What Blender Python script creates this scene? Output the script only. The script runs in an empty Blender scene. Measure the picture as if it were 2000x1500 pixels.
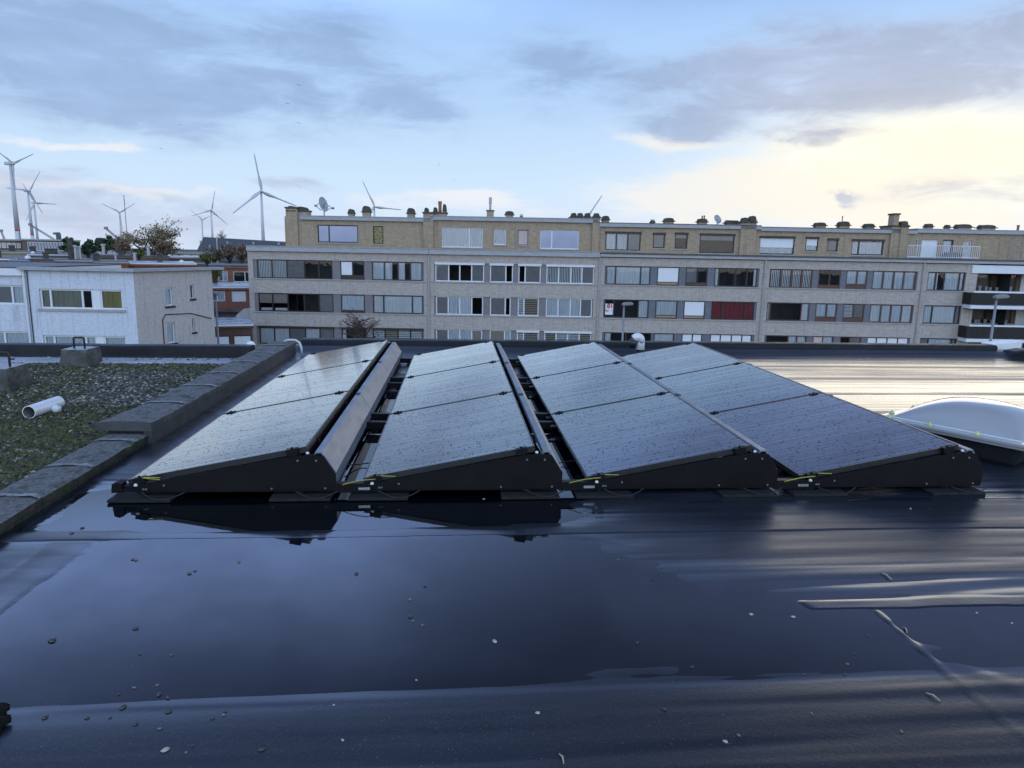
import bpy, bmesh, math, random
import numpy as np
from mathutils import Vector, Matrix, noise as mnoise
R = math.radians
random.seed(7)
rng = np.random.default_rng(11)
scene = bpy.context.scene
col = scene.collection

# ------------------------------------------------------------------ survey: how the photograph was taken
F, PITCH, YAW, ROLL, H = 1380.5, .1843, .0808, .0188, 1.498
fw = Vector((math.sin(YAW)*math.cos(PITCH), math.cos(YAW)*math.cos(PITCH), -math.sin(PITCH)))
_r = fw.cross(Vector((0, 0, 1))).normalized()
_u = _r.cross(fw)
rt = _r*math.cos(ROLL) + _u*math.sin(ROLL)
up = -_r*math.sin(ROLL) + _u*math.cos(ROLL)
CAM = Vector((0, 0, H))
GZ = -9.6                                   # street level; the wet roof is z = 0


def ray(x, y):
    return (fw*F + rt*(x-1000) - up*(y-750)).normalized()


def onz(x, y, z):
    d = ray(x, y)
    return CAM + d*((z-H)/d.z)


def atd(x, y, D):
    d = ray(x, y)
    return CAM + d*(D/math.hypot(d.x, d.y))


def azel(x, y):
    d = ray(x, y)
    return math.degrees(math.atan2(d.x, d.y)), math.degrees(math.asin(d.z))


# ------------------------------------------------------------------ objects
def tag(o, label=None, cat=None, group=None, kind=None):
    if label: o['label'] = label
    if cat: o['category'] = cat
    if group: o['group'] = group
    if kind: o['kind'] = kind
    return o


def empty(name, loc, rz=0, label=None, cat=None, group=None):
    o = bpy.data.objects.new(name, None)
    o.empty_display_size = .2
    col.objects.link(o)
    o.location = loc
    o.rotation_euler = (0, 0, rz)
    return tag(o, label, cat, group)


class MB:
    """collects geometry for ONE mesh object"""
    def __init__(s, M=None):
        s.v, s.f, s.m, s.M = [], [], [], M

    def add(s, vs, fs, mi=0):
        b = len(s.v)
        M = s.M
        for p in vs:
            s.v.append(tuple(M @ Vector(p)) if M else tuple(p))
        for f in fs:
            s.f.append([b+i for i in f])
            s.m.append(mi)
        return s

    def box(s, x0, x1, y0, y1, z0, z1, mi=0):
        return s.add([(x0, y0, z0), (x1, y0, z0), (x1, y1, z0), (x0, y1, z0), (x0, y0, z1), (x1, y0, z1), (x1, y1, z1), (x0, y1, z1)],
                     [(0, 3, 2, 1), (4, 5, 6, 7), (0, 1, 5, 4), (1, 2, 6, 5), (2, 3, 7, 6), (3, 0, 4, 7)], mi)

    def quad(s, a, b, c, d, mi=0):
        return s.add([a, b, c, d], [(0, 1, 2, 3)], mi)

    def prism(s, poly, y0, y1, mi=0):
        """polygon in x,z extruded along y"""
        n = len(poly)
        vs = [(x, y0, z) for x, z in poly] + [(x, y1, z) for x, z in poly]
        fs = [tuple(range(n)), tuple(range(2*n-1, n-1, -1))]
        fs += [(i, i+n, (i+1) % n+n, (i+1) % n) for i in range(n)]
        return s.add(vs, fs, mi)

    def tube(s, pts, r, n=8, mi=0, caps=True):
        pts = [Vector(p) for p in pts]
        rs = r if isinstance(r, (list, tuple)) else [r]*len(pts)
        vs, fs = [], []
        prev = None
        for i, p in enumerate(pts):
            t = (pts[min(i+1, len(pts)-1)] - pts[max(i-1, 0)]).normalized()
            a = prev if prev is not None else (Vector((0, 0, 1)) if abs(t.z) < .9 else Vector((1, 0, 0)))
            a = (a - t*a.dot(t)).normalized()
            prev = a
            b = t.cross(a)
            for k in range(n):
                w = 2*math.pi*k/n
                vs.append(p + (a*math.cos(w) + b*math.sin(w))*rs[i])
        for i in range(len(pts)-1):
            for k in range(n):
                fs.append((i*n+k, i*n+(k+1) % n, (i+1)*n+(k+1) % n, (i+1)*n+k))
        if caps:
            fs.append(tuple(range(n-1, -1, -1)))
            fs.append(tuple(range((len(pts)-1)*n, len(pts)*n)))
        return s.add(vs, fs, mi)

    def lathe(s, prof, c=(0, 0, 0), n=16, mi=0):
        vs, fs = [], []
        for r, z in prof:
            for k in range(n):
                w = 2*math.pi*k/n
                vs.append((c[0]+r*math.cos(w), c[1]+r*math.sin(w), c[2]+z))
        for i in range(len(prof)-1):
            for k in range(n):
                fs.append((i*n+k, i*n+(k+1) % n, (i+1)*n+(k+1) % n, (i+1)*n+k))
        fs.append(tuple(range(n-1, -1, -1)))
        fs.append(tuple(range((len(prof)-1)*n, len(prof)*n)))
        return s.add(vs, fs, mi)

    def wall(s, x0, x1, z0, z1, y, th, holes, mi=0):
        """wall face at y with openings and their reveals"""
        xs = sorted({x0, x1, *[min(max(h[k], x0), x1) for h in holes for k in (0, 1)]})
        zs = sorted({z0, z1, *[min(max(h[k], z0), z1) for h in holes for k in (2, 3)]})
        for a, b in zip(xs, xs[1:]):
            for c, d in zip(zs, zs[1:]):
                mx, mz = (a+b)/2, (c+d)/2
                if any(h[0] < mx < h[1] and h[2] < mz < h[3] for h in holes):
                    continue
                s.quad((a, y, c), (b, y, c), (b, y, d), (a, y, d), mi)
        for a, b, c, d in holes:
            s.quad((a, y, c), (a, y+th, c), (b, y+th, c), (b, y, c), mi)
            s.quad((a, y, d), (b, y, d), (b, y+th, d), (a, y+th, d), mi)
            s.quad((a, y, c), (a, y, d), (a, y+th, d), (a, y+th, c), mi)
            s.quad((b, y, c), (b, y+th, c), (b, y+th, d), (b, y, d), mi)
        return s

    def build(s, name, mats, parent=None, smooth=False, bevel=0, seg=2, recalc=True):
        me = bpy.data.meshes.new(name)
        me.from_pydata(s.v, [], s.f)
        for m in (mats if isinstance(mats, (list, tuple)) else [mats]):
            me.materials.append(m)
        me.polygons.foreach_set('material_index', s.m)
        if recalc:
            bm = bmesh.new()
            bm.from_mesh(me)
            bmesh.ops.recalc_face_normals(bm, faces=bm.faces)
            bm.to_mesh(me)
            bm.free()
        if smooth:
            me.polygons.foreach_set('use_smooth', [True]*len(me.polygons))
        o = bpy.data.objects.new(name, me)
        col.objects.link(o)
        if parent: o.parent = parent
        if bevel:
            b = o.modifiers.new('Bevel', 'BEVEL')
            b.width = bevel
            b.segments = seg
            b.limit_method = 'ANGLE'
        if smooth and bevel == 0:
            pass
        return o


def copy_tree(o, parent=None):
    c = o.copy()
    col.objects.link(c)
    if parent: c.parent = parent
    for ch in list(o.children):
        copy_tree(ch, c)
    return c


# ------------------------------------------------------------------ materials
class NT:
    def __init__(s, tree):
        s.t, s.n = tree, tree.nodes

    def new(s, kind, **kw):
        nd = s.n.new(kind)
        for k, v in kw.items():
            if hasattr(nd, k): setattr(nd, k, v)
        return nd

    def put(s, sock, v):
        if isinstance(v, bpy.types.NodeSocket): s.t.links.new(v, sock)
        elif v is not None:
            if hasattr(sock.default_value, '__len__') and not hasattr(v, '__len__'): v = (v,)*len(sock.default_value)
            if hasattr(v, '__len__') and len(sock.default_value) == 4 and len(v) == 3: v = (*v, 1)
            sock.default_value = v

    def math(s, op, a, b=None, c=None, clamp=False):
        nd = s.new('ShaderNodeMath', operation=op, use_clamp=clamp)
        for i, v in enumerate((a, b, c)):
            if v is not None: s.put(nd.inputs[i], v)
        return nd.outputs[0]

    def vmath(s, op, a, b=None):
        nd = s.new('ShaderNodeVectorMath', operation=op)
        s.put(nd.inputs[0], a)
        if b is not None: s.put(nd.inputs[1], b)
        return nd.outputs[0]

    def mix(s, fac, a, b, blend='MIX'):
        nd = s.new('ShaderNodeMix', data_type='RGBA', blend_type=blend)
        s.put(nd.inputs[0], fac)
        s.put(nd.inputs[6], a)
        s.put(nd.inputs[7], b)
        return nd.outputs[2]

    def noise(s, vec, scale, detail=4, rough=.55, dist=0, color=False):
        nd = s.new('ShaderNodeTexNoise')
        s.put(nd.inputs['Vector'], vec)
        nd.inputs['Scale'].default_value = scale
        nd.inputs['Detail'].default_value = detail
        nd.inputs['Roughness'].default_value = rough
        nd.inputs['Distortion'].default_value = dist
        return nd.outputs['Color' if color else 'Fac']

    def step(s, v, a, b, lo=0., hi=1., smooth=True):
        nd = s.new('ShaderNodeMapRange', interpolation_type='SMOOTHSTEP' if smooth else 'LINEAR')
        for i, q in enumerate((v, a, b, lo, hi)): s.put(nd.inputs[i], q)
        return nd.outputs[0]

    def coords(s, kind='Object', scale=(1, 1, 1)):
        c = s.new('ShaderNodeTexCoord').outputs[kind]
        return s.vmath('MULTIPLY', c, scale) if scale != (1, 1, 1) else c

    def bump(s, h, strength, dist=.01, normal=None):
        nd = s.new('ShaderNodeBump')
        nd.inputs['Strength'].default_value = strength
        nd.inputs['Distance'].default_value = dist
        s.put(nd.inputs['Height'], h)
        if normal is not None: s.put(nd.inputs['Normal'], normal)
        return nd.outputs[0]


def newmat(name):
    m = bpy.data.materials.new(name)
    m.use_nodes = True
    t = NT(m.node_tree)
    b = m.node_tree.nodes['Principled BSDF']
    return m, t, b


def mat(name, c, rough=.6, spec=.5, metal=0., var=.15, vs=3., stretch=(1, 1, 1), bump=0., bs=40., alt=None, av=(.45, .7), asc=2., ior=1.5):
    m, t, b = newmat(name)
    co = t.coords('Object', stretch)
    n = t.noise(co, vs, 5)
    f = t.step(n, .25, .75, 1-var, 1+var, False)
    cc = t.mix(1., c, f, 'MULTIPLY')
    if alt:
        cc = t.mix(t.step(t.noise(co, asc, 6, .65), av[0], av[1]), cc, alt)
    t.put(b.inputs['Base Color'], cc)
    t.put(b.inputs['Roughness'], t.step(t.noise(co, vs*2.3, 3), .3, .7, max(rough-.08, .02), min(rough+.08, 1), False))
    b.inputs['Specular IOR Level'].default_value = spec
    b.inputs['Metallic'].default_value = metal
    b.inputs['IOR'].default_value = ior
    if bump:
        t.put(b.inputs['Normal'], t.bump(t.noise(co, bs, 4), bump))
    return m


def brick(name, c1, c2, mortar, sx=.21, sy=.065, blot=.2, rough=.85):
    m, t, b = newmat(name)
    g = t.new('ShaderNodeNewGeometry')
    co = t.new('ShaderNodeTexCoord').outputs['Object']
    sep = t.new('ShaderNodeSeparateXYZ')
    t.put(sep.inputs[0], co)
    # a running coordinate along the wall whichever way it faces
    nrm = t.new('ShaderNodeTexCoord').outputs['Normal']
    sn = t.new('ShaderNodeSeparateXYZ')
    t.put(sn.inputs[0], nrm)
    side = t.math('GREATER_THAN', t.math('ABSOLUTE', sn.outputs[0]), t.math('ABSOLUTE', sn.outputs[1]))
    mx = t.new('ShaderNodeMix', data_type='FLOAT')
    t.put(mx.inputs[0], side)
    t.put(mx.inputs[2], sep.outputs[0])
    t.put(mx.inputs[3], sep.outputs[1])
    cb = t.new('ShaderNodeCombineXYZ')
    t.put(cb.inputs[0], mx.outputs[0])
    t.put(cb.inputs[1], sep.outputs[2])
    br = t.new('ShaderNodeTexBrick')
    t.put(br.inputs['Vector'], cb.outputs[0])
    t.put(br.inputs['Color1'], c1)
    t.put(br.inputs['Color2'], c2)
    t.put(br.inputs['Mortar'], mortar)
    br.inputs['Scale'].default_value = 1
    br.inputs['Brick Width'].default_value = sx
    br.inputs['Row Height'].default_value = sy
    br.inputs['Mortar Size'].default_value = .008
    br.inputs['Bias'].default_value = -.1
    n = t.noise(t.vmath('MULTIPLY', co, (1.5, 1.5, 5)), 1.2, 7, .7)
    n2 = t.noise(t.vmath('MULTIPLY', co, (5, 5, 14)), 1., 4, .6)
    f = t.math('MULTIPLY', t.step(n, .25, .75, 1-blot, 1+blot, False), t.step(n2, .3, .7, .86, 1.12, False))
    # rain streaks under ledges: thin vertical stains
    st = t.noise(t.vmath('MULTIPLY', co, (4, 4, .22)), 1.6, 5, .6)
    f = t.math('MULTIPLY', f, t.step(st, .5, .72, 1., .76))
    t.put(b.inputs['Base Color'], t.mix(1., br.outputs['Color'], f, 'MULTIPLY'))
    b.inputs['Roughness'].default_value = rough
    b.inputs['Specular IOR Level'].default_value = .25
    t.put(b.inputs['Normal'], t.bump(br.outputs['Fac'], -.4, .006))
    return m


M = {}
M['bitumen_wall'] = mat('bitumen upstand', (.011, .012, .015), .5, .22, vs=4, var=.35, bump=.25, bs=60)
M['coping'] = mat('slate coping', (.125, .122, .118), .85, .25, vs=38, var=.6, bump=.9, bs=70, alt=(.05, .052, .04), av=(.5, .68), asc=9)
M['coping_moss'] = mat('mossy coping edge', (.045, .042, .035), .9, .2, vs=14, var=.5, bump=.9, bs=45, alt=(.03, .05, .015), av=(.45, .65), asc=9)
M['joint'] = mat('joint mortar smear', (.175, .175, .172), .6, .4, vs=25, var=.7, bump=.3, bs=50)
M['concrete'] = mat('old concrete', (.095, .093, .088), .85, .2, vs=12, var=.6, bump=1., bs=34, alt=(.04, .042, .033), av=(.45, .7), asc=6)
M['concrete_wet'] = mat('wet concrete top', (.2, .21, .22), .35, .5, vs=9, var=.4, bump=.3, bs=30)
M['rust'] = mat('rusty rebar', (.03, .022, .02), .7, .4, vs=30, var=.4)
M['pvc'] = mat('white pvc', (.62, .63, .65), .35, .5, vs=8, var=.06)
M['pvc_in'] = mat('dirty pvc inside', (.2, .2, .2), .6, .4, vs=8, var=.3)
M['black_metal'] = mat('black coated steel', (.005, .005, .006), .45, .16, vs=5, var=.35, bump=.05, bs=200, alt=(.014, .014, .013), av=(.6, .85), asc=30)
M['screw'] = mat('dull screw', (.16, .16, .17), .5, .4, .3)
M['black_alu'] = mat('black anodised frame', (.012, .012, .014), .35, .5, vs=6, var=.2)
M['rubber'] = mat('black rubber', (.012, .012, .012), .75, .3, vs=20, var=.3, bump=.4, bs=120)
M['galva'] = mat('bare steel', (.42, .43, .45), .32, .5, .9, vs=9, var=.15)
M['defl'] = mat('grey wind deflector', (.165, .182, .215), .42, .4, .1, vs=5, var=.14, bump=.06, bs=60, stretch=(1, .4, 1))
M['flashing'] = mat('grey felt flashing', (.05, .052, .056), .5, .4, vs=5, var=.35, bump=.3, bs=70)
M['yellow'] = mat('yellow green cable', (.3, .29, .04), .5, .4, vs=20, var=.2)
M['cable'] = mat('black cable', (.012, .012, .012), .45, .4)
M['pale_hose'] = mat('pale grey hose', (.5, .52, .55), .4, .4)
M['zinc'] = mat('grey zinc pipe', (.36, .36, .38), .4, .5, .3, vs=8, var=.15)
M['vent'] = mat('pale vent pipe', (.62, .62, .64), .4, .5, .1, vs=8, var=.12)
M['stone_d'] = mat('dark pebble', (.035, .035, .033), .35, .5, vs=60, var=.5)
M['stone_l'] = mat('pale pebble', (.34, .32, .27), .45, .5, vs=60, var=.25)
M['stone_b'] = mat('brown pebble', (.13, .11, .085), .4, .5, vs=60, var=.4)
M['twig'] = mat('pale twig', (.4, .33, .22), .7, .3, vs=40, var=.3)
M['bolt'] = mat('yellow bolt cap', (.5, .52, .2), .5, .4)
M['facade'] = brick('buff brick', (.42, .362, .325), (.345, .298, .268), (.38, .34, .31))
M['pent'] = brick('ochre brick', (.37, .278, .195), (.305, .228, .158), (.32, .255, .185))
M['white_brick_blue_shade'] = brick('white painted brick', (.6, .63, .69), (.55, .58, .64), (.43, .46, .51), blot=.05)  # pale blue of sky shade mixed into the white paint
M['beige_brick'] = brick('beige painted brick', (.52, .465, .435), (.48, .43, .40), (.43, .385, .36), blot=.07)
M['red_brick'] = brick('red brick', (.26, .095, .06), (.2, .07, .045), (.22, .14, .11))
M['brown_brick'] = brick('brown brick', (.16, .11, .085), (.13, .09, .07), (.15, .12, .1))
M['grey_conc'] = mat('grey cornice', (.33, .33, .345), .7, .35, vs=2, var=.16, stretch=(1, 1, 4))
M['panel_mauve'] = mat('mauve grey cladding', (.175, .158, .168), .6, .4, vs=4, var=.12)
M['panel_blue'] = mat('blue grey cladding', (.125, .13, .155), .6, .4, vs=4, var=.12)
M['sill'] = mat('stone sill', (.32, .31, .3), .75, .3, vs=4, var=.15)
M['dark_roof'] = mat('dark roofing', (.05, .052, .058), .5, .5, vs=1, var=.4)
M['pale_roof'] = mat('wet pale roofing', (.3, .33, .38), .25, .5, vs=.6, var=.4, stretch=(1, 3, 1))
M['f_dark'] = mat('dark brown frame', (.03, .022, .022), .4, .4)
M['f_brown'] = mat('red brown frame', (.085, .04, .03), .45, .4, var=.2)
M['f_white'] = mat('white grey frame', (.6, .61, .64), .4, .4, var=.06)
M['white'] = mat('white panel', (.64, .65, .68), .45, .4, var=.05)
M['tan'] = mat('tan timber panel', (.3, .2, .12), .6, .3, var=.2, vs=5)
M['interior'] = mat('dim room', (.035, .035, .04), .9, .1, var=.5, vs=.9)
M['c_white'] = mat('white curtain', (.84, .89, .97), .9, .1, var=.1, vs=3, stretch=(6, 1, .2))
M['c_blue'] = mat('net curtain', (.74, .82, .92), .9, .1, var=.2, vs=3, stretch=(7, 1, .2))
M['c_grey'] = mat('grey screen', (.3, .3, .32), .9, .1, var=.12, vs=2)
M['c_beige'] = mat('beige blind', (.46, .41, .34), .9, .1, var=.08)
M['c_pink'] = mat('pinkish blind', (.5, .4, .37), .9, .1, var=.1)
M['c_sage'] = mat('sage curtain', (.34, .36, .3), .9, .1, var=.2, vs=3, stretch=(6, 1, .2))
M['c_olive'] = mat('olive curtain', (.36, .33, .14), .9, .1, var=.25, vs=3, stretch=(7, 1, .3))
M['c_red'] = mat('red curtain', (.3, .05, .065), .9, .1, var=.3, vs=3, stretch=(6, 1, .3))
M['refl_leaf'] = mat('painted leaf reflection', (.34, .34, .05), .9, .1, var=.6, vs=9, alt=(.05, .07, .02), av=(.45, .6), asc=6)  # greenish leaf reflection painted as the fill behind one pane
M['poster_red'] = mat('poster red', (.5, .03, .05), .5)
M['clay'] = mat('clay pot', (.3, .12, .075), .8, .2, var=.2)
M['cowl'] = mat('weathered chimney cowl', (.075, .07, .06), .9, .2, var=.4, vs=5, bump=.5, bs=12)
M['dish'] = mat('grey dish', (.3, .32, .34), .5, .4)
M['turbine'] = mat('turbine white', (.48, .485, .51), .5, .4, var=.03)
M['turbine_red'] = mat('turbine red band', (.5, .09, .07), .5, .4, var=.05)
M['bird'] = mat('dark bird', (.03, .03, .035), .8, .2)
M['lamp_metal'] = mat('grey lamp post', (.2, .2, .21), .5, .5, .3)
M['crane'] = mat('crane steel', (.2, .22, .26), .6, .4)
M['green_metal'] = mat('green metal', (.05, .1, .09), .6, .4)
M['bark'] = mat('bark', (.06, .045, .035), .9, .2, var=.35, vs=8, bump=.6, bs=20)
M['asphalt'] = mat('asphalt', (.05, .05, .053), .7, .4, var=.25, vs=.3)
M['dark_slate'] = mat('dark slates', (.05, .055, .068), .55, .4, var=.25, vs=1.2, stretch=(1, 1, 3))
M['tan_wall'] = mat('tan render', (.3, .25, .19), .85, .2, var=.12, vs=.4)
M['blue_glass'] = mat('blue glazing', (.045, .065, .11), .15, .5, var=.5, vs=.35)
M['soot'] = mat('dark dirt', (.01, .01, .008), .95, .1, var=.5, vs=40, bump=1., bs=60)


def glass_mat():
    m = bpy.data.materials.new('window glass')
    m.use_nodes = True
    t = NT(m.node_tree)
    m.node_tree.nodes.remove(m.node_tree.nodes['Principled BSDF'])
    out = m.node_tree.nodes['Material Output']
    fr = t.new('ShaderNodeFresnel')
    fr.inputs[0].default_value = 1.55
    w = t.noise(t.coords('Object'), .9, 2)
    nb = t.bump(w, .05, .05)
    t.put(fr.inputs['Normal'], nb)
    gl = t.new('ShaderNodeBsdfGlossy')
    gl.inputs['Roughness'].default_value = .015
    t.put(gl.inputs['Normal'], nb)
    tr = t.new('ShaderNodeBsdfTransparent')
    tr.inputs[0].default_value = (.95, .97, .98, 1)
    mx = t.new('ShaderNodeMixShader')
    t.put(mx.inputs[0], t.math('MULTIPLY', fr.outputs[0], 1.7, clamp=True))
    t.put(mx.inputs[1], tr.outputs[0])
    t.put(mx.inputs[2], gl.outputs[0])
    t.put(out.inputs[0], mx.outputs[0])
    return m


M['glass'] = glass_mat()
m = bpy.data.materials.new('mirrored glass')
M['mirror'] = mat('sky tinted glazing', (.19, .24, .38), .04, .5, .75, var=.1, vs=.7)  # blue of the mirrored sky put into the glass colour


def panel_mat():
    m, t, b = newmat('wet solar glass')
    co = t.new('ShaderNodeTexCoord').outputs['Object']
    sep = t.new('ShaderNodeSeparateXYZ')
    t.put(sep.inputs[0], co)
    wob = t.noise(t.vmath('MULTIPLY', co, (1.3, 2.5, 1)), 2.2, 3)
    yy = t.math('MULTIPLY_ADD', wob, .05, sep.outputs[1])
    line = t.step(t.math('PINGPONG', yy, .0275), .0, .012, 1., 0.)
    cell = t.step(t.math('PINGPONG', sep.outputs[1], .0915), .0, .004, 1., 0.)
    # rain beads gathered in drifts
    vd = t.new('ShaderNodeTexVoronoi')
    t.put(vd.inputs['Vector'], t.vmath('MULTIPLY', co, (1., .62, 1.)))
    vd.inputs['Scale'].default_value = 58
    rc = t.new('ShaderNodeSeparateColor')
    t.put(rc.inputs[0], vd.outputs['Color'])
    clus = t.noise(co, 3.5, 4)
    keep = t.math('LESS_THAN', rc.outputs[0], t.step(clus, .3, .7, .12, .5, False))
    rad = t.math('MULTIPLY_ADD', rc.outputs[1], .3, .22)
    bead = t.math('MULTIPLY', t.step(t.math('DIVIDE', vd.outputs['Distance'], rad), 1.05, .6), keep)
    streak = t.noise(t.vmath('MULTIPLY', co, (.9, 22, 1)), 1., 4, .6)
    refl = t.math('MULTIPLY', t.step(streak, .3, .7, .78, 1.05), t.math('MULTIPLY_ADD', line, -.16, 1.))
    refl = t.math('MULTIPLY', refl, t.math('MULTIPLY_ADD', bead, -.72, 1.))
    out = m.node_tree.nodes['Material Output']
    nb = t.bump(streak, .03, .02)
    fr = t.new('ShaderNodeFresnel')
    fr.inputs[0].default_value = 1.58
    t.put(fr.inputs['Normal'], nb)
    gl = t.new('ShaderNodeBsdfGlossy')
    gl.inputs['Roughness'].default_value = .07
    t.put(gl.inputs['Normal'], nb)
    b.inputs['Specular IOR Level'].default_value = 0
    b.inputs['Roughness'].default_value = .6
    t.put(b.inputs['Base Color'], t.mix(cell, (.006, .008, .018), (.016, .02, .032)))
    mx = t.new('ShaderNodeMixShader')
    t.put(mx.inputs[0], t.math('MULTIPLY', fr.outputs[0], t.math('MULTIPLY', refl, 2.05), clamp=True))
    t.put(mx.inputs[1], b.outputs[0])
    t.put(mx.inputs[2], gl.outputs[0])
    t.put(out.inputs[0], mx.outputs[0])
    return m


M['solar'] = panel_mat()


def membrane_mat():
    m, t, b = newmat('wet bitumen membrane')
    co = t.new('ShaderNodeTexCoord').outputs['Object']
    sep = t.new('ShaderNodeSeparateXYZ')
    t.put(sep.inputs[0], co)
    big = t.noise(t.vmath('MULTIPLY', co, (.5, 1.8, 1)), 1.1, 5, .6)
    wet = t.noise(t.vmath('MULTIPLY', co, (.5, 4., 1)), 1.5, 5, .6)
    grain = t.noise(co, 190, 2, .6)
    grit = t.noise(co, 60, 3, .6)
    # the higher it stands above the puddles the thinner the film of water on it
    dry = t.step(t.math('MULTIPLY_ADD', t.math('SUBTRACT', wet, .5), .006, sep.outputs[2]), .0002, .0062)
    c = t.mix(t.step(big, .3, .7), (.009, .011, .016), (.018, .021, .028))
    c = t.mix(t.math('MULTIPLY', t.step(grain, .56, .74), t.math('MULTIPLY', dry, .6)), c, (.085, .087, .092))
    t.put(b.inputs['Base Color'], c)
    t.put(b.inputs['Roughness'], t.math('MULTIPLY_ADD', dry, .27, .08))
    b.inputs['IOR'].default_value = 1.55
    t.put(b.inputs['Specular IOR Level'], t.math('MULTIPLY_ADD', dry, -.3, .6))
    hgt = t.math('ADD', t.math('MULTIPLY', grit, .6), t.math('MULTIPLY', grain, .35))
    nd = t.new('ShaderNodeBump')
    t.put(nd.inputs['Strength'], t.math('MULTIPLY_ADD', dry, .28, .003))
    nd.inputs['Distance'].default_value = .004
    t.put(nd.inputs['Height'], hgt)
    t.put(b.inputs['Normal'], nd.outputs[0])
    return m


M['membrane'] = membrane_mat()


def water_mat():
    m = bpy.data.materials.new('standing rain water')
    m.use_nodes = True
    t = NT(m.node_tree)
    m.node_tree.nodes.remove(m.node_tree.nodes['Principled BSDF'])
    out = m.node_tree.nodes['Material Output']
    co = t.new('ShaderNodeTexCoord').outputs['Object']
    nb = t.bump(t.noise(co, 6, 2), .008, .02)
    fr = t.new('ShaderNodeFresnel')
    fr.inputs[0].default_value = 1.42
    t.put(fr.inputs['Normal'], nb)
    gl = t.new('ShaderNodeBsdfGlossy')
    gl.inputs['Roughness'].default_value = .02
    t.put(gl.inputs['Normal'], nb)
    tr = t.new('ShaderNodeBsdfTransparent')
    tr.inputs[0].default_value = (.7, .76, .84, 1)
    mx = t.new('ShaderNodeMixShader')
    t.put(mx.inputs[0], t.math('MULTIPLY', fr.outputs[0], 1.45, clamp=True))
    t.put(mx.inputs[1], tr.outputs[0])
    t.put(mx.inputs[2], gl.outputs[0])
    t.put(out.inputs[0], mx.outputs[0])
    return m


M['water'] = water_mat()


def dome_mat():
    m, t, b = newmat('opal acrylic')
    b.inputs['Base Color'].default_value = (.33, .325, .325, 1)
    b.inputs['Roughness'].default_value = .12
    b.inputs['Subsurface Weight'].default_value = .0
    b.inputs['Subsurface Radius'].default_value = (.1, .1, .1)
    b.inputs['Coat Weight'].default_value = .4
    b.inputs['Coat Roughness'].default_value = .05
    return m


M['opal'] = dome_mat()


def tint_mat(name, cols, rough=.8, attr='tint', spec=.3):
    """colour picked per stone or leaf from a face attribute"""
    m, t, b = newmat(name)
    a = t.new('ShaderNodeAttribute', attribute_name=attr)
    cr = t.new('ShaderNodeValToRGB')
    cr.color_ramp.interpolation = 'LINEAR'
    els = cr.color_ramp.elements
    for i, c in enumerate(cols):
        p = i/(len(cols)-1)
        e = els[i] if i < 2 else els.new(p)
    for i, c in enumerate(cols):
        els[i].position = i/(len(cols)-1)
        els[i].color = (*c, 1)
    t.put(cr.inputs[0], a.outputs['Fac'])
    t.put(b.inputs['Base Color'], cr.outputs[0])
    b.inputs['Roughness'].default_value = rough
    b.inputs['Specular IOR Level'].default_value = spec
    return m


M['gravel'] = tint_mat('river gravel', [(.03, .027, .018), (.085, .076, .05), (.15, .136, .095), (.23, .21, .155), (.4, .375, .31)], .5)
M['moss'] = tint_mat('moss', [(.024, .022, .009), (.05, .048, .017), (.078, .076, .025), (.1, .1, .033)], .95)


def np_mesh(name, V, Fq, mats, tint=None, parent=None, smooth=False):
    """mesh straight from arrays; Fq is (n,k) polygons"""
    me = bpy.data.meshes.new(name)
    n, k = Fq.shape
    me.vertices.add(len(V))
    me.vertices.foreach_set('co', np.asarray(V, np.float32).ravel())
    me.loops.add(n*k)
    me.loops.foreach_set('vertex_index', Fq.astype(np.int32).ravel())
    me.polygons.add(n)
    me.polygons.foreach_set('loop_start', np.arange(0, n*k, k, dtype=np.int32))
    me.polygons.foreach_set('loop_total', np.full(n, k, np.int32))
    me.update(calc_edges=True)
    for mm in (mats if isinstance(mats, list) else [mats]): me.materials.append(mm)
    if tint is not None:
        at = me.attributes.new('tint', 'FLOAT', 'FACE')
        at.data.foreach_set('value', tint.astype(np.float32))
    if smooth: me.polygons.foreach_set('use_smooth', [True]*n)
    me.validate()
    o = bpy.data.objects.new(name, me)
    col.objects.link(o)
    if parent: o.parent = parent
    return o


# ------------------------------------------------------------------ value noise for the roof relief
_perm = rng.random((256, 256))


def vnoise(x, y):
    xi, yi = np.floor(x).astype(int), np.floor(y).astype(int)
    fx, fy = x-xi, y-yi
    fx, fy = fx*fx*(3-2*fx), fy*fy*(3-2*fy)
    g = lambda a, b: _perm[a % 256, b % 256]
    return (g(xi, yi)*(1-fx)+g(xi+1, yi)*fx)*(1-fy) + (g(xi, yi+1)*(1-fx)+g(xi+1, yi+1)*fx)*fy - .5


def fbm(x, y, o=4):
    s, a = 0, 1.
    for k in range(o):
        s = s + a*vnoise(x*2**k+17*k, y*2**k+31*k)
        a *= .5
    return s


def sstep(a, b, v):
    q = np.clip((v-a)/(b-a), 0, 1)
    return q*q*(3-2*q)


SEAMS = [3.58, 4.55, 5.52, 6.48, 7.45, 8.4, 9.35]


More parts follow.
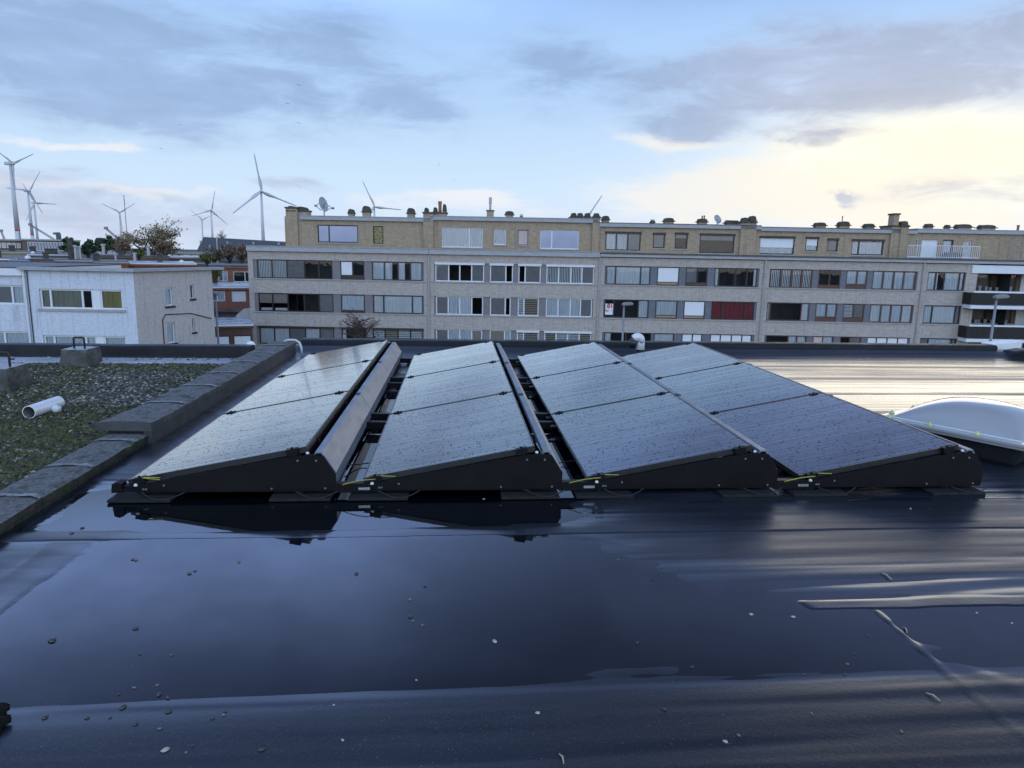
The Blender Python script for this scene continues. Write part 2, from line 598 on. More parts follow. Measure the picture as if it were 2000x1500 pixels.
def relief(x, y):
    """height of the membrane; standing water lies at z = 0"""
    wob = .05*fbm(x*.8, y*.8, 3)
    # basins: how far inside a puddle (metres)
    up1 = np.where(x < .3, 3.9, 3.9 - 1.05*np.clip(x-.3, 0, .8) - .12*np.clip(x-1.1, 0, 9))
    s1 = np.minimum.reduce([y-2.2-.02*x-.03*fbm(x*2.6, y*2.6+4, 3), up1-y, x+1.86, 2.9-x])
    s2 = np.minimum.reduce([y-3.6, 7.4-y, x+2.25-.5*sstep(4.3, 4.8, y), .95-.05*y-x+.35*(y > 4.3)])
    s = np.maximum(s1, s2) + wob*1.6
    h = -np.clip(s, -.3, .3)*.016 + .0004
    # the field beyond and to the right is nearly level, ponding in shallow streaks
    far = sstep(4.6, 5.6, y)*sstep(.5, 1.6, x)
    h = h*(1-far) + (.0018 + .0042*fbm(x*.2, y*.95, 3))*far
    mid = sstep(1., 1.8, x)*sstep(2.9, 3.4, y)*(1-far)
    h = np.maximum(h, h*(1-mid) + .0028*mid)
    # ripples of the sheets, running with the rolls
    yy = y + .05*fbm(x*.5, y*.7, 2)
    amp = (.0016 + .0016*sstep(.2, 1.6, x) + .002*sstep(2.35, 2.0, y))*(1-.55*far)
    h = h + amp*1.6*fbm(x*.28, yy*7.5, 3)
    h = h + .0007*np.sin(yy*48+2*fbm(x*.3, y*.5, 2)*5)*sstep(.6, 1.6, x)
    # foreground swell
    h = h + .0035*np.exp(-((y-2.05-.03*x)/.14)**2)*(.7+.9*fbm(x*.6, y, 2)) + .005*np.exp(-((y-1.79-.03*x)/.06)**2)
    # laps between rolls: one sheet climbs on the next
    for i, ys in enumerate(SEAMS):
        w = y-ys-.006*np.sin(x*3.+i)-.004*fbm(x*5, x*0+i, 2)
        h = h + .0042*sstep(-.004, .006, w)*sstep(.17, .06, w)
    # head laps and patches
    def raised(h, top, m):
        return h*(1-m) + np.maximum(h+top*.55, top)*m
    w = x+1.85+.01*np.sin(y*7)
    h = raised(h, .0028, sstep(.004, -.004, w)*sstep(-.21, -.19, w)*sstep(2.3, 2.4, y)*sstep(3.56, 3.54, y))
    w = y-2.715-.004*np.sin(x*9)-.006*fbm(x*4, x*0, 2)
    h = raised(h, .0036+.0022*fbm(x*3, y*5, 3), sstep(-.006, .004, w)*sstep(.1, .07, w+.02*fbm(x*2, x*0+8, 2))*sstep(1.5, 1.56, x+.25*w))
    w = x-1.8-.004*np.sin(y*5)-.002*fbm(y*6, y*0+3, 2)
    h = raised(h, .0036, sstep(-.003, .003, w)*(.25*sstep(.16, .03, w)+.75*sstep(.04, .015, w))*sstep(2.72, 2.70, y))
    # a crease from the head lap
    d = (x-1.9)-(2.3-y)*.55
    h = h + .0016*np.exp(-(d/.045)**2)*sstep(2.36, 2.18, y)
    # the sheet climbs to the far parapet
    h = h + .09*sstep(10.22, 10.63, y)
    return h


# ------------------------------------------------------------------ the wet flat roof
def build_roof():
    xs = np.concatenate([np.arange(-2.37, 3.2, .02), np.arange(3.2, 9.06, .05)])
    ys = np.concatenate([np.arange(.6, 1.6, .03), np.arange(1.6, 4.7, .0085), np.arange(4.7, 10.75, .022)])
    X, Y = np.meshgrid(xs, ys)
    Z = relief(X, Y)
    V = np.stack([X, Y, Z], -1).reshape(-1, 3)
    nx, ny = len(xs), len(ys)
    i = (np.arange(ny-1)[:, None]*nx + np.arange(nx-1)[None]).ravel()
    Fq = np.stack([i, i+1, i+1+nx, i+nx], 1)
    o = np_mesh('flat_roof', V, Fq, M['membrane'], smooth=True)
    tag(o, 'black wet bitumen roofing membrane with laps and ripples', 'roof', kind='structure')
    w = MB()
    w.quad((-2.36, .6, 0), (9.05, .6, 0), (9.05, 10.7, 0), (-2.36, 10.7, 0))
    o = w.build('water', M['water'])
    tag(o, 'rain water standing in shallow puddles on the black roof', 'water', kind='structure')


build_roof()

# the block below the two roofs
b = MB()
b.box(-9, 9.3, -6, 10.93, GZ, -.03)
o = b.build('building_base', M['brown_brick'])
tag(o, 'brick walls of the building under the flat roofs', 'building', kind='structure')

# far and right upstands of the wet roof
def upstand(name, pts, w, h, label):
    """swept kerb with a rounded felt-covered top, pts = inner line"""
    b = MB()
    prof = [(0, -.02), (.03, .03), (.04, h-.025), (.06, h-.006), (.1, h), (w-.05, h), (w, h-.02), (w, -.02)]
    rings = []
    n = len(pts)
    for i, (x, y) in enumerate(pts):
        t = Vector((pts[min(i+1, n-1)][0]-pts[max(i-1, 0)][0], pts[min(i+1, n-1)][1]-pts[max(i-1, 0)][1])).normalized()
        nn = Vector((-t.y, t.x))
        j = .006*mnoise.noise(Vector((x*2.1, y*2.1, 3)))
        rings.append([(x+nn.x*a, y+nn.y*a, z+(j if z > .05 else 0)) for a, z in prof])
    vs = [p for r in rings for p in r]
    k = len(prof)
    fs = []
    for i in range(n-1):
        for q in range(k-1):
            fs.append((i*k+q, (i+1)*k+q, (i+1)*k+q+1, i*k+q+1))
    fs += [tuple(range(k)), tuple(range((n-1)*k, n*k))]
    b.add(vs, fs)
    o = b.build(name, M['bitumen_wall'], smooth=False)
    tag(o, label, 'parapet')
    return o


upstand('roof_parapet', [(x, 10.62) for x in np.arange(-2.3, 8.9, .2)], .3, .165, 'low black felted parapet along the far edge of the wet roof')
upstand('roof_parapet', [(8.75, y) for y in np.arange(.6, 10.3, .25)][::-1], .3, .16, 'low black felted parapet closing the right side of the wet roof')
b = MB()
b.prism([(8.62, 0), (9.25, 0), (9.25, .13), (8.95, .14), (8.76, .11)], 10.35, 10.6)
tag(b.build('corner_flashing', M['bitumen_wall'], bevel=.02), 'raised black felt flashing at the far right roof corner', 'flashing')
b = MB()
Pa, Pb, Pc, Pd = (atd(x, y, 14.) for x, y in ((1938, 672), (2040, 673), (1990, 684), (1940, 684)))
b.prism([(Pd.x, Pd.z-.3), (Pb.x, Pd.z-.3), (Pb.x, Pb.z), (Pa.x, Pa.z)], Pa.y, Pa.y+.25)
tag(b.build('roof_fascia', M['white'], bevel=.01), 'white roof fascia just beyond the far right roof corner', 'fascia')

# ------------------------------------------------------------------ solar array
X0, PT, PW, YN, ZL, ZH = -1.9615, 1.3947, 1.0587, 4.2342, .1097, .3135
PL, GAP = 1.74, .02


def make_row():
    root = empty('solar_panel_row', (0, 0, 0))
    slope = (ZH-ZL)/PW
    tl = math.atan(slope)
    cs, sn = math.cos(tl), math.sin(tl)
    SL = PW/cs
    for k in range(3):
        y0 = k*(PL+GAP)
        Mx = Matrix.Translation((0, y0, ZL)) @ Matrix.Rotation(-tl, 4, 'Y')
        g = MB(Mx)
        g.box(.008, SL-.008, .008, PL-.008, -.006, -.0005)
        po = g.build('solar_panel', M['solar'], root)
        fr = MB(Mx)
        t = .009
        fr.box(0, SL, 0, t, -.035, .0015)
        fr.box(0, SL, PL-t, PL, -.035, .0015)
        fr.box(0, t, t, PL-t, -.035, .0015)
        fr.box(SL-t, SL, t, PL-t, -.035, .0015)
        fr.box(t, SL-t, t, PL-t, -.012, -.008)
        fr.build('frame', M['black_alu'], po)
    # clamps in the joints and at both ends
    for yc in (-.012, PL+GAP/2, 2*PL+1.5*GAP, 3*PL+2*GAP+.012):
        for a in (.075, SL-.085):
            Mx = Matrix.Translation((0, yc, ZL)) @ Matrix.Rotation(-tl, 4, 'Y')
            c = MB(Mx)
            c.box(a-.035, a+.035, -.02, .02, -.03, .008)
            c.lathe([(.008, .006), (.008, .016)], (a, 0, 0), 6)
            c.box(a-.02, a+.02, -.014, .014, -.07, -.03)
            c.build('clamp', M['black_metal'], root)
    c = MB()
    for yc in (PL+GAP/2, 2*PL+1.5*GAP):
        c.M = Matrix.Translation((0, yc, ZL)) @ Matrix.Rotation(-tl, 4, 'Y')
        c.box(.0, SL, -.009, .009, -.03, -.004)
    c.build('joint_strip', M['black_alu'], root)
    LT = 3*PL+2*GAP
    # end plates, near and far
    prof = [(.055, .045), (1.225, .045), (1.232, .06), (1.235, .15), (1.165, .262), (1.07, .272), (1.03, .262), (.06, .078)]
    for y in (-.03, LT+.018):
        e = MB()
        e.prism(prof, y, y+.012)
        e.prism([(.06, .079), (1.03, .263), (1.03, .269), (.06, .085)], y-.001, y+.03)
        e.box(.055, 1.22, y-.002, y+.03, .04, .0445)
        ep = e.build('end_plate', M['black_metal'], root, bevel=.002)
        s = MB()
        for sx, sz in ((.1, .062), (.115, .062), (1.01, .235), (1.12, .235), (.85, .06), (1.17, .06), (.22, .085)):
            s.M = Matrix.Translation((sx, y-.003, sz)) @ Matrix.Rotation(R(90), 4, 'X')
            s.lathe([(.006, -.003), (.006, .003)], (0, 0, 0), 8)
        s.build('screw', M['screw'], ep)
        s = MB()
        s.lathe([(.004, 0), (.011, .004), (.011, .012), (.004, .018)], (.058, y-.004, .08), 10)
        s.lathe([(.004, 0), (.01, .004), (.01, .01), (.004, .015)], (1.07, y+.002, .274), 10)
        s.build('grommet', M['white'], ep)
    # wind deflectors behind the high edge
    for k in range(3):
        y0, y1 = k*(PL+GAP)+.004-.02*(k == 0), k*(PL+GAP)+PL+.014
        d = MB()
        pr = [(1.105, .262), (1.112, .284), (1.152, .286), (1.236, .156), (1.224, .05), (1.21, .05), (1.222, .155), (1.146, .276), (1.118, .274)]
        d.prism(pr, y0, y1)
        dd = d.build('wind_deflector', M['defl'], root, bevel=.002)
        if k:
            s = MB()
            s.box(1.114, 1.15, y0-.03, y0+.03, .286, .291)
            s.build('bracket', M['black_metal'], dd)
    # supports and trough behind the high edge
    t = MB()
    t.box(1.062, 1.068, 0, LT, .1, .27)
    t.box(1.068, 1.108, .002, LT, .1, .112)
    t.build('cable_tray', M['black_metal'], root)
    for k, y in enumerate((.3, PL-.28, PL+.34, 2*PL-.28, 2*PL+.4, LT-.3)):
        s = MB()
        s.box(.03, 1.2, y-.02, y+.02, .03, .068)
        s.tube([(.98, y, .05), (1.04, y, .29)], .014, 6)
        s.tube([(1.2, y, .05), (1.06, y, .29)], .014, 6)
        s.box(.05, .09, y-.02, y+.02, .05, .105)
        s.build('support_frame', M['black_metal'], root)
    for y in (.02, PL+.01, 2*PL+.03, LT-.1):
        for x in (.02, .95):
            s = MB()
            s.box(x-.1, x+.26, y-.13, y+.15, .003, .022)
            s.tube([(x+.06, y, .02), (x+.06, y, .05)], .03, 10)
            s.build('foot_pad', M['rubber'], root, bevel=.004)
    # power leads sagging below
    for q in range(4):
        c = MB()
        y = .5+q*1.3
        c.tube([(1.2+.22*w, y+.12*math.sin(w*2.5+q), .045-.03*math.sin(w*math.pi)) for w in np.linspace(0, 1, 9)], .004, 5)
        c.build('power_lead', M['cable'], root)
    for x in (.1, 1.0):
        c = MB()
        c.tube([(x+.25*w, -.06-.05*math.sin(w*3.1), .02+.03*(1-math.sin(w*math.pi))) for w in np.linspace(0, 1, 10)], .004, 5)
        c.build('power_lead', M['cable'], root)
    return root


row = make_row()
ROWLAB = ['leftmost pitched row of three black solar panels, along the mossy coping, pale sky sheen',
          'second row of three wet solar panels from the mossy coping',
          'third row of three wet solar panels, between second and rightmost rows',
          'rightmost row of three solar panels, beside the white dome skylight, darkest blue']
rows = []
for i in range(4):
    o = row if i == 0 else copy_tree(row)
    o.location = (X0+i*PT, YN, 0)
    tag(o, ROWLAB[i], 'solar panels', 'rows of solar panels on the wet roof')
    rows.append(o)

# rails tying the rows together in the gaps
yr = [-.012, PL-.17, PL+.14, 2*PL-.13, 2*PL+.2, 3*PL-.1]
RL = ['nearest', 'second nearest', 'third nearest', 'third farthest', 'second farthest', 'farthest']
GL = ['first and second', 'second and third', 'third and rightmost']
for i in range(3):
    for k, y in enumerate(yr):
        b = MB()
        xa = X0+i*PT+1.215
        b.box(xa, xa+.235, YN+y-.022, YN+y+.022, .03, .085)
        b.box(xa, xa+.235, YN+y-.026, YN+y+.026, .0855, .09)
        ro = b.build('mounting_rail', M['black_metal'], bevel=.003)
        tag(ro, f'{RL[k]} black rail in the gap between {GL[i]} solar rows', 'rail', 'black rails tying the solar rows together')
        b = MB()
        b.box(xa+.155, xa+.225, YN+y-.029, YN+y-.0265, .05, .066)
        b.build('steel_tongue', M['galva'], ro)
# end cap of the first rail at the left
b = MB()
xa = X0-.005
b.prism([(xa-.075, .045), (xa-.068, .1), (xa-.04, .112), (xa-.012, .1), (xa-.008, .045)], YN-.05, YN+.02)
b.box(xa-.01, xa+.075, YN-.035, YN+.015, .048, .085)
b.box(xa-.055, xa+.05, YN-.055, YN-.05, .06, .068)
tag(b.build('rail_end_cap', M['black_metal'], bevel=.004), 'black end cap sticking out at the left foot of the leftmost solar row', 'end cap')

for i in range(4):
    xa = X0+i*PT
    c = MB()
    if i:
        pts = [(xa-.12+.2*w, YN-.045-.01*math.sin(w*3), .085+.035*w+.01*math.sin(w*math.pi)) for w in np.linspace(0, 1, 8)]
        c.tube(pts, .0033, 6)
    c.tube([(xa+.1+.1*w, YN-.028, .135-.004*w) for w in np.linspace(0, 1, 5)], .0033, 6)
    if i == 0:
        c.tube([(xa+.1+.1*w, YN-.034, .133-.012*w) for w in np.linspace(0, 1, 5)], .0033, 6)
    tag(c.build('earth_cable', M['yellow'], smooth=True),
        f'yellow green earth cable at the low front corner of the {["leftmost", "second", "third", "rightmost"][i]} solar row', 'cable', 'yellow earth cables at the front corners')

# ------------------------------------------------------------------ coping wall between the two roofs
def coping(name, y0, y1, x0, x1, z0, z1, slab, label, flare=0., side='coping_moss'):
    root = empty(name, ((x0+x1)/2, y0, 0), 0, label, 'parapet wall')
    cx = (x0+x1)/2
    core = MB()
    core.box(x0-cx+.05, x1-cx-.012, .03, y1-y0, -.03, z0)
    core.build('wall', M[side], root)
    y = 0.
    k = 0
    while y < y1-y0-.05:
        L = min(slab*(.93+.14*random.random()), y1-y0-y)
        ny, nx = 12, 7
        vs, fs = [], []
        for j in range(ny):
            for i in range(nx):
                u, v = i/(nx-1), j/(ny-1)
                n = .009*mnoise.noise(Vector((u*3+k*7, v*5, 1)))
                e = -.014 if i in (0, nx-1) else 0
                xx = x0-cx+(x1-x0)*u + .008*mnoise.noise(Vector((u*2, (y+v*L)*6, 9)))
                if i == 0 and k == 0: xx -= flare*(1-v)
                vs.append((xx, y+.004+(L-.008)*v, z1+n+e+(.012*(1-v)**3 if flare and k == 0 else 0)))
        for j in range(ny-1):
            for i in range(nx-1):
                fs.append((j*nx+i, j*nx+i+1, (j+1)*nx+i+1, (j+1)*nx+i))
        n0 = len(vs)
        # skirt down to the underside
        ring = [i for i in range(nx)] + [j*nx+nx-1 for j in range(1, ny)] + [(ny-1)*nx+i for i in range(nx-2, -1, -1)] + [j*nx for j in range(ny-2, 0, -1)]
        for q in ring:
            vs.append((vs[q][0]+.006*mnoise.noise(Vector((q*.7, k, 2))), vs[q][1], z0+.01*mnoise.noise(Vector((q*.9, k, 5)))))
        m = len(ring)
        for a in range(m):
            fs.append((ring[a], n0+a, n0+(a+1) % m, ring[(a+1) % m]))
        fs.append(tuple(n0+a for a in range(m)))
        b = MB()
        b.add(vs, fs)
        mi = []
        for f in b.f: mi.append(0)
        for q in range((ny-1)*(nx-1), len(b.f)): mi[q] = 1
        b.m = mi
        s = b.build('coping_slab', [M['coping'], M[side]], root, smooth=False)
        if k:
            j = MB()
            pts = []
            for side2 in (0, 1):
                for i in range(9):
                    u = i/8
                    pts.append((x0-cx+.004+(x1-x0-.008)*u, y+(.026 if side2 else -.02)+.034*mnoise.noise(Vector((u*4, k*3+side2*9, 4))),
                                z1+.0095-.016*(abs(u-.5) > .45)+.004*mnoise.noise(Vector((u*3, k, 1)))))
            j.add(pts, [(i, i+1, i+10, i+9) for i in range(8)])
            j.build('joint_seal', M['joint'], s)
        y += L
        k += 1
    return root


coping('parapet_wall', 2.2, 5.46, -2.655, -2.345, .03, .085, .62, 'low slab-topped parapet wall with mossy edge, nearest part beside the gravel')
coping('parapet_wall', 5.4, 10.35, -2.66, -2.3, .115, .178, .78, 'raised slab-topped parapet wall running to the far edge beside the leftmost panels', flare=.05, side='flashing')
b = MB()
b.box(-2.63, -2.36, 5.43, 10.3, .0, .115)
tag(b.build('kerb_wall', M['bitumen_wall'], bevel=.01), 'black felted kerb under the raised coping slabs', 'kerb')
b = MB()
for k in range(7):
    ya = 5.46+k*.7
    b.prism([(-2.36, -.01), (-2.325, .01), (-2.315, .1), (-2.345, .112)], ya, ya+.694)
tag(b.build('felt_flashing', M['flashing']), 'black felt flashing strip folded up below the raised coping', 'flashing')
# pale hose bending over the far end of the coping
b = MB()
h = [onz(x, y, .0) for x, y in ((594, 688), (595, 682))]
P = Vector((-2.16, 10.05, 0))
b.tube([(-2.42, 10.15, .2), (-2.34, 10.13, .225), (-2.25, 10.1, .225), (-2.19, 10.08, .19), (-2.165, 10.06, .12), (-2.16, 10.05, .02)], .016, 10)
tag(b.build('drain_hose', M['pale_hose'], smooth=True), 'pale grey hose hanging over the far end of the raised coping', 'hose')
b = MB()
for k in range(60):
    a, r_ = random.random()*6.28, random.random()**.5*.12
    c = Vector((-1.47+r_*math.cos(a)*.5, 2.07+r_*math.sin(a)*.9, .008))
    s = .012+.02*random.random()
    b.lathe([(s*.4, 0), (s, s*.3), (s*.6, s*.8)], c, 6)
tag(b.build('moss_clump', M['soot'], smooth=True), 'black clump of wet moss at the near left of the roof', 'moss')

# ------------------------------------------------------------------ gravel roof on the left
def build_gravel():
    b = MB()
    b.quad((-9, .5, .012), (-2.64, .5, .012), (-2.64, 9.72, .012), (-9, 9.72, .012))
    tag(b.build('gravel_roof', mat('gravel bed', (.05, .05, .045), .8, .4, vs=25, var=.5, bump=.8, bs=70, alt=(.04, .055, .015), av=(.45, .6), asc=3)),
        'flat roof bed under moss and gravel', 'roof', kind='structure')
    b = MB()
    b.box(-8.9, -2.68, 9.24, 9.63, .0125, .03)  # pale base colour stands for sky mirrored in the wet strip
    tag(b.build('pale_strip', mat('painted sky sheen strip', (.38, .4, .44), .22, .5, vs=2, var=.15, stretch=(.6, 3, 1), bump=.1, bs=30)),
        'pale strip with painted sky reflection along the far edge of the gravel roof', 'roof', kind='structure')
    # stones: squashed octahedra, sown densest where the photograph looks closest
    n = 52000
    y = 2.2+7.5*rng.random(n)**1.15
    x = -2.66-(rng.random(n)*(1.1+.58*y))
    keep = (x > -8.8)
    pud = (y > 9.22) & (y < 9.65) & (rng.random(n) < .985 - .2*(x > -4.2)*(y > 9.45))
    hole = ((x > -4.84) & (x < -4.42) & (y > 8.93) & (y < 9.32)) | ((x > -4.95) & (x < -4.48) & (y > 7.38) & (y < 7.84))
    keep &= ~pud & ~hole
    x, y = x[keep], y[keep]
    n = len(x)
    mossy = .5+fbm(x*.9, y*.9, 3)
    s = .008+.012*rng.random(n)**1.6
    base = np.array([(1, 0, 0), (.5, .87, 0), (-.5, .87, 0), (-1, 0, 0), (-.5, -.87, 0), (.5, -.87, 0), (.3, 0, .75), (-.25, .2, .72), (-.1, -.3, .7)])
    tri = np.array([(0, 1, 6), (1, 7, 6), (1, 2, 7), (2, 3, 7), (3, 8, 7), (3, 4, 8), (4, 5, 8), (5, 6, 8), (5, 0, 6), (6, 7, 8)])
    a = rng.random(n)*6.28
    ca, sa = np.cos(a), np.sin(a)
    k = base[None]*np.stack([s*1.25, s*.85, s*.75], 1)[:, None]
    tx, ty = (rng.random(n)-.5)*.7, (rng.random(n)-.5)*.7
    V = np.empty((n, 9, 3))
    V[..., 0] = k[..., 0]*ca[:, None]-k[..., 1]*sa[:, None]+x[:, None]
    V[..., 1] = k[..., 0]*sa[:, None]+k[..., 1]*ca[:, None]+y[:, None]
    V[..., 2] = k[..., 2]+.012+.016*((y > 9.22) & (y < 9.65))[:, None]+.012*rng.random(n)[:, None]+k[..., 0]*tx[:, None]+k[..., 1]*ty[:, None]
    Fq = (np.arange(n)*9)[:, None, None]+tri[None]
    tint = np.clip(.02+.98*rng.random(n)**2.2, 0, 1)
    o = np_mesh('gravel', V.reshape(-1, 3), Fq.reshape(-1, 3), M['gravel'], np.repeat(tint, len(tri)), smooth=False)
    tag(o, 'rounded grey gravel spread over the left flat roof', 'gravel', kind='stuff')
    # moss tufts
    n = 42000
    y = 2.2+7.0*rng.random(n)**1.1
    x = -2.66-(rng.random(n)*(1.1+.58*y))
    d = fbm(x*.85+3, y*.85, 3)
    hole = ((x > -4.84) & (x < -4.42) & (y > 8.93) & (y < 9.32)) | ((x > -4.95) & (x < -4.48) & (y > 7.38) & (y < 7.84))
    keep = (d > -.3) & (x > -8.8) & (y < 9.2) & ~hole & (rng.random(n) < .42+1.2*np.clip(d+.08, 0, .6))
    x, y = x[keep], y[keep]
    n = len(x)
    s = .012+.016*rng.random(n)
    base = np.array([(1, 0, 0), (.3, .9, 0), (-.8, .6, 0), (-.8, -.6, 0), (.3, -.9, 0), (0, 0, .7)])
    tri = np.array([(0, 1, 5), (1, 2, 5), (2, 3, 5), (3, 4, 5), (4, 0, 5)])
    jit = 1+.5*(rng.random((n, 6, 3))-.5)
    V = base[None]*jit*s[:, None, None]
    V[..., 0] += x[:, None]
    V[..., 1] += y[:, None]
    V[..., 2] += .022
    Fq = (np.arange(n)*6)[:, None, None]+tri[None]
    tint = np.clip(rng.random((n, 1))*.8+.25*(rng.random((n, 5))-.4), 0, 1)
    o = np_mesh('moss', V.reshape(-1, 3), Fq.reshape(-1, 3), M['moss'], tint.ravel())
    tag(o, 'green moss growing in patches between the gravel', 'moss', kind='stuff')


build_gravel()
upstand('roof_parapet', [(x, 9.78) for x in np.arange(-9., -2.6, .2)], .28, .168, 'low dark parapet along the far edge of the mossy gravel roof')


def block(x0, x1, y0, y1, h, hx, hw, hh, label, prong=False):
    root = empty('concrete_block', ((x0+x1)/2, (y0+y1)/2, .015), 0, label, 'concrete block', 'concrete blocks with lifting handles')
    w, d = (x1-x0)/2, (y1-y0)/2
    vs, fs, mi = [], [], []
    N = 7
    # six noisy faces, tapering upward
    def P(u, v, w_):
        k = 1-.13*w_
        p = Vector((u*w*k, v*d*k, w_*h))
        q = Vector((p.x*9+x0, p.y*9, p.z*9))
        chip = max(0, mnoise.noise(q*1.3)-.15)*.05*(w_**2+.25)
        return p*1.0 + Vector((-p.x, -p.y, -abs(p.z)*.4))*chip*3 + Vector((1, 1, .6))*.006*mnoise.noise(q*2.5)
    b = MB()
    g = [i/(N-1)*2-1 for i in range(N)]
    g1 = [i/(N-1) for i in range(N)]
    def face(fn, m):
        vs = [fn(a, c) for c in range(N) for a in range(N)]
        b.add(vs, [(j*N+i, j*N+i+1, (j+1)*N+i+1, (j+1)*N+i) for j in range(N-1) for i in range(N-1)], m)
    face(lambda a, c: P(g[a], -1, g1[c]), 0)
    face(lambda a, c: P(g[a], 1, g1[c]), 0)
    face(lambda a, c: P(-1, g[a], g1[c]), 0)
    face(lambda a, c: P(1, g[a], g1[c]), 0)
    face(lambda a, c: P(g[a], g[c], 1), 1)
    ob = b.build('block', [M['concrete'], M['concrete_wet']], root)
    bm = bmesh.new()
    bm.from_mesh(ob.data)
    bmesh.ops.remove_doubles(bm, verts=bm.verts, dist=.002)
    bmesh.ops.recalc_face_normals(bm, faces=bm.faces)
    bm.to_mesh(ob.data)
    bm.free()
    t = MB()
    z = h-.01
    r = .012
    t.tube([(hx-hw/2, 0, z), (hx-hw/2, 0, z+hh-.015), (hx-hw/2+.004, 0, z+hh-.004), (hx-hw/2+.015, 0, z+hh), (hx+hw/2-.015, 0, z+hh), (hx+hw/2-.004, 0, z+hh-.004),
            (hx+hw/2, 0, z+hh-.015), (hx+hw/2, 0, z)], r, 8)
    if prong: t.tube([(hx+hw/2, 0, z+hh*.55), (hx+hw/2+.05, 0, z+hh*.55)], .009, 6)
    t.build('handle', M['rust'], root, smooth=True)


block(-4.84, -4.5, 8.95, 9.33, .21, -.01, .125, .14, 'mossy concrete block with bent steel handle, farther one beside the long puddle')
block(-4.98, -4.52, 7.42, 7.84, .225, .07, .13, .15, 'large worn concrete block with rusty handle cut by the left picture edge', True)

# loose plastic pipe on the gravel
root = empty('plastic_pipe', (-3.64, 6.2, .02), R(-3), 'short white plastic pipe with a stub branch lying on the gravel', 'pipe')
b = MB(Matrix.Translation((0, 0, .055)) @ Matrix.Rotation(R(-90), 4, 'X'))
ro, ri = .056, .05
n = 28
L = .42
for (ra, rb, za, zb, mi) in ((ro, ro, 0, L, 0), (ri, ri, 0, L, 1), (ro, ri, 0, 0, 0), (ro, ri, L, L, 0)):
    vs = [(ra*math.cos(2*math.pi*k/n), ra*math.sin(2*math.pi*k/n), za) for k in range(n)] + [(rb*math.cos(2*math.pi*k/n), rb*math.sin(2*math.pi*k/n), zb) for k in range(n)]
    b.add(vs, [(k, (k+1) % n, n+(k+1) % n, n+k) for k in range(n)], mi)
b.build('pipe', [M['pvc'], M['pvc_in']], root, smooth=True)
b = MB()
b.tube([(.045, .26, .035), (.1, .235, .028)], [.034, .036], 16)
b.tube([(.1, .235, .028), (.108, .231, .027)], [.03, .03], 16)
b.build('branch', M['pvc'], root, smooth=True)

# ------------------------------------------------------------------ skylight dome
def skylight():
    Lc, Nc = Vector((3.5, 5.52, 0)), Vector((4.08, 4.58, 0))
    e1 = (Nc-Lc)
    side = e1.length
    e1.normalize()
    ang = math.atan2(e1.y, e1.x)
    e2 = Vector((-e1.y, e1.x, 0))
    root = empty('skylight', (Lc.x, Lc.y, 0), ang, 'white acrylic dome skylight with yellow bolt caps on a black curb', 'skylight')
    S, Wd, z = side, 1.15, .205
    c = MB()
    c.prism([(.1, 0), (S-.1, 0), (S-.05, z-.03), (.05, z-.03)], .07, Wd-.07)
    c.build('curb', M['bitumen_wall'], root, bevel=.03)
    r = MB()
    r.box(0, S, 0, .09, z-.028, z+.002)
    r.box(0, S, Wd-.09, Wd, z-.028, z+.002)
    r.box(0, .09, .09, Wd-.09, z-.028, z+.002)
    r.box(S-.09, S, .09, Wd-.09, z-.028, z+.002)
    r.box(.015, S-.015, .015, Wd-.015, z-.05, z-.0285)
    rim = r.build('rim', M['opal'], root, bevel=.008)
    rd = MB()
    rd.box(.06, S-.06, .055, .07, z+.002, z+.012)
    rd.box(.06, S-.06, Wd-.07, Wd-.055, z+.002, z+.012)
    rd.build('bead', M['white'], rim, bevel=.003)
    N = 40
    vs = []
    for j in range(N+1):
        for i in range(N+1):
            u, v = i/N*2-1, j/N*2-1
            f = max(0, (1-abs(u)**2.2)*(1-abs(v)**2.2))
            vs.append((S/2+u*(S/2-.08), Wd/2+v*(Wd/2-.08), z+.001+.175*f**.66))
    d = MB()
    d.add(vs, [(j*(N+1)+i, j*(N+1)+i+1, (j+1)*(N+1)+i+1, (j+1)*(N+1)+i) for j in range(N) for i in range(N)])
    d.build('dome', M['opal'], root, smooth=True)
    for x, y in ((.1, .035), (.42, .035), (.76, .035), (.035, .22), (.035, .6), (S-.035, .3), (.3, Wd-.035), (.7, Wd-.035)):
        q = MB()
        q.lathe([(.022, 0), (.021, .006), (.015, .012), (.013, .022), (.006, .027)], (x, y, z+.002), 12)
        q.build('bolt_cap', M['bolt'], root, smooth=True)


skylight()

# gooseneck vent by the far parapet
P = onz(1255, 690, 0)
P = Vector((2.72, 10.2, 0))
root = empty('vent_pipe', P, 0, 'pale gooseneck vent pipe rising behind the rightmost solar row', 'vent pipe')
b = MB()
b.tube([(0, 0, 0), (0, 0, .2), (0, 0, .24)] + [(-.055+.055*math.cos(w), -.02*math.sin(w), .24+.065*math.sin(w)) for w in np.linspace(.15, 2.5, 9)], .062, 18)
b.build('pipe', M['vent'], root, smooth=True)
b = MB()
b.tube([(-.1, -.013, .262), (-.122, -.01, .2), (-.124, -.008, .14)], [.064, .058, .035], 14)
b.build('hood', M['black_alu'], root, smooth=True)
b = MB()
b.lathe([(.1, 0), (.085, .03), (.07, .05), (.068, .12)], (0, 0, 0), 18)
b.build('collar', M['bitumen_wall'], root, smooth=True)

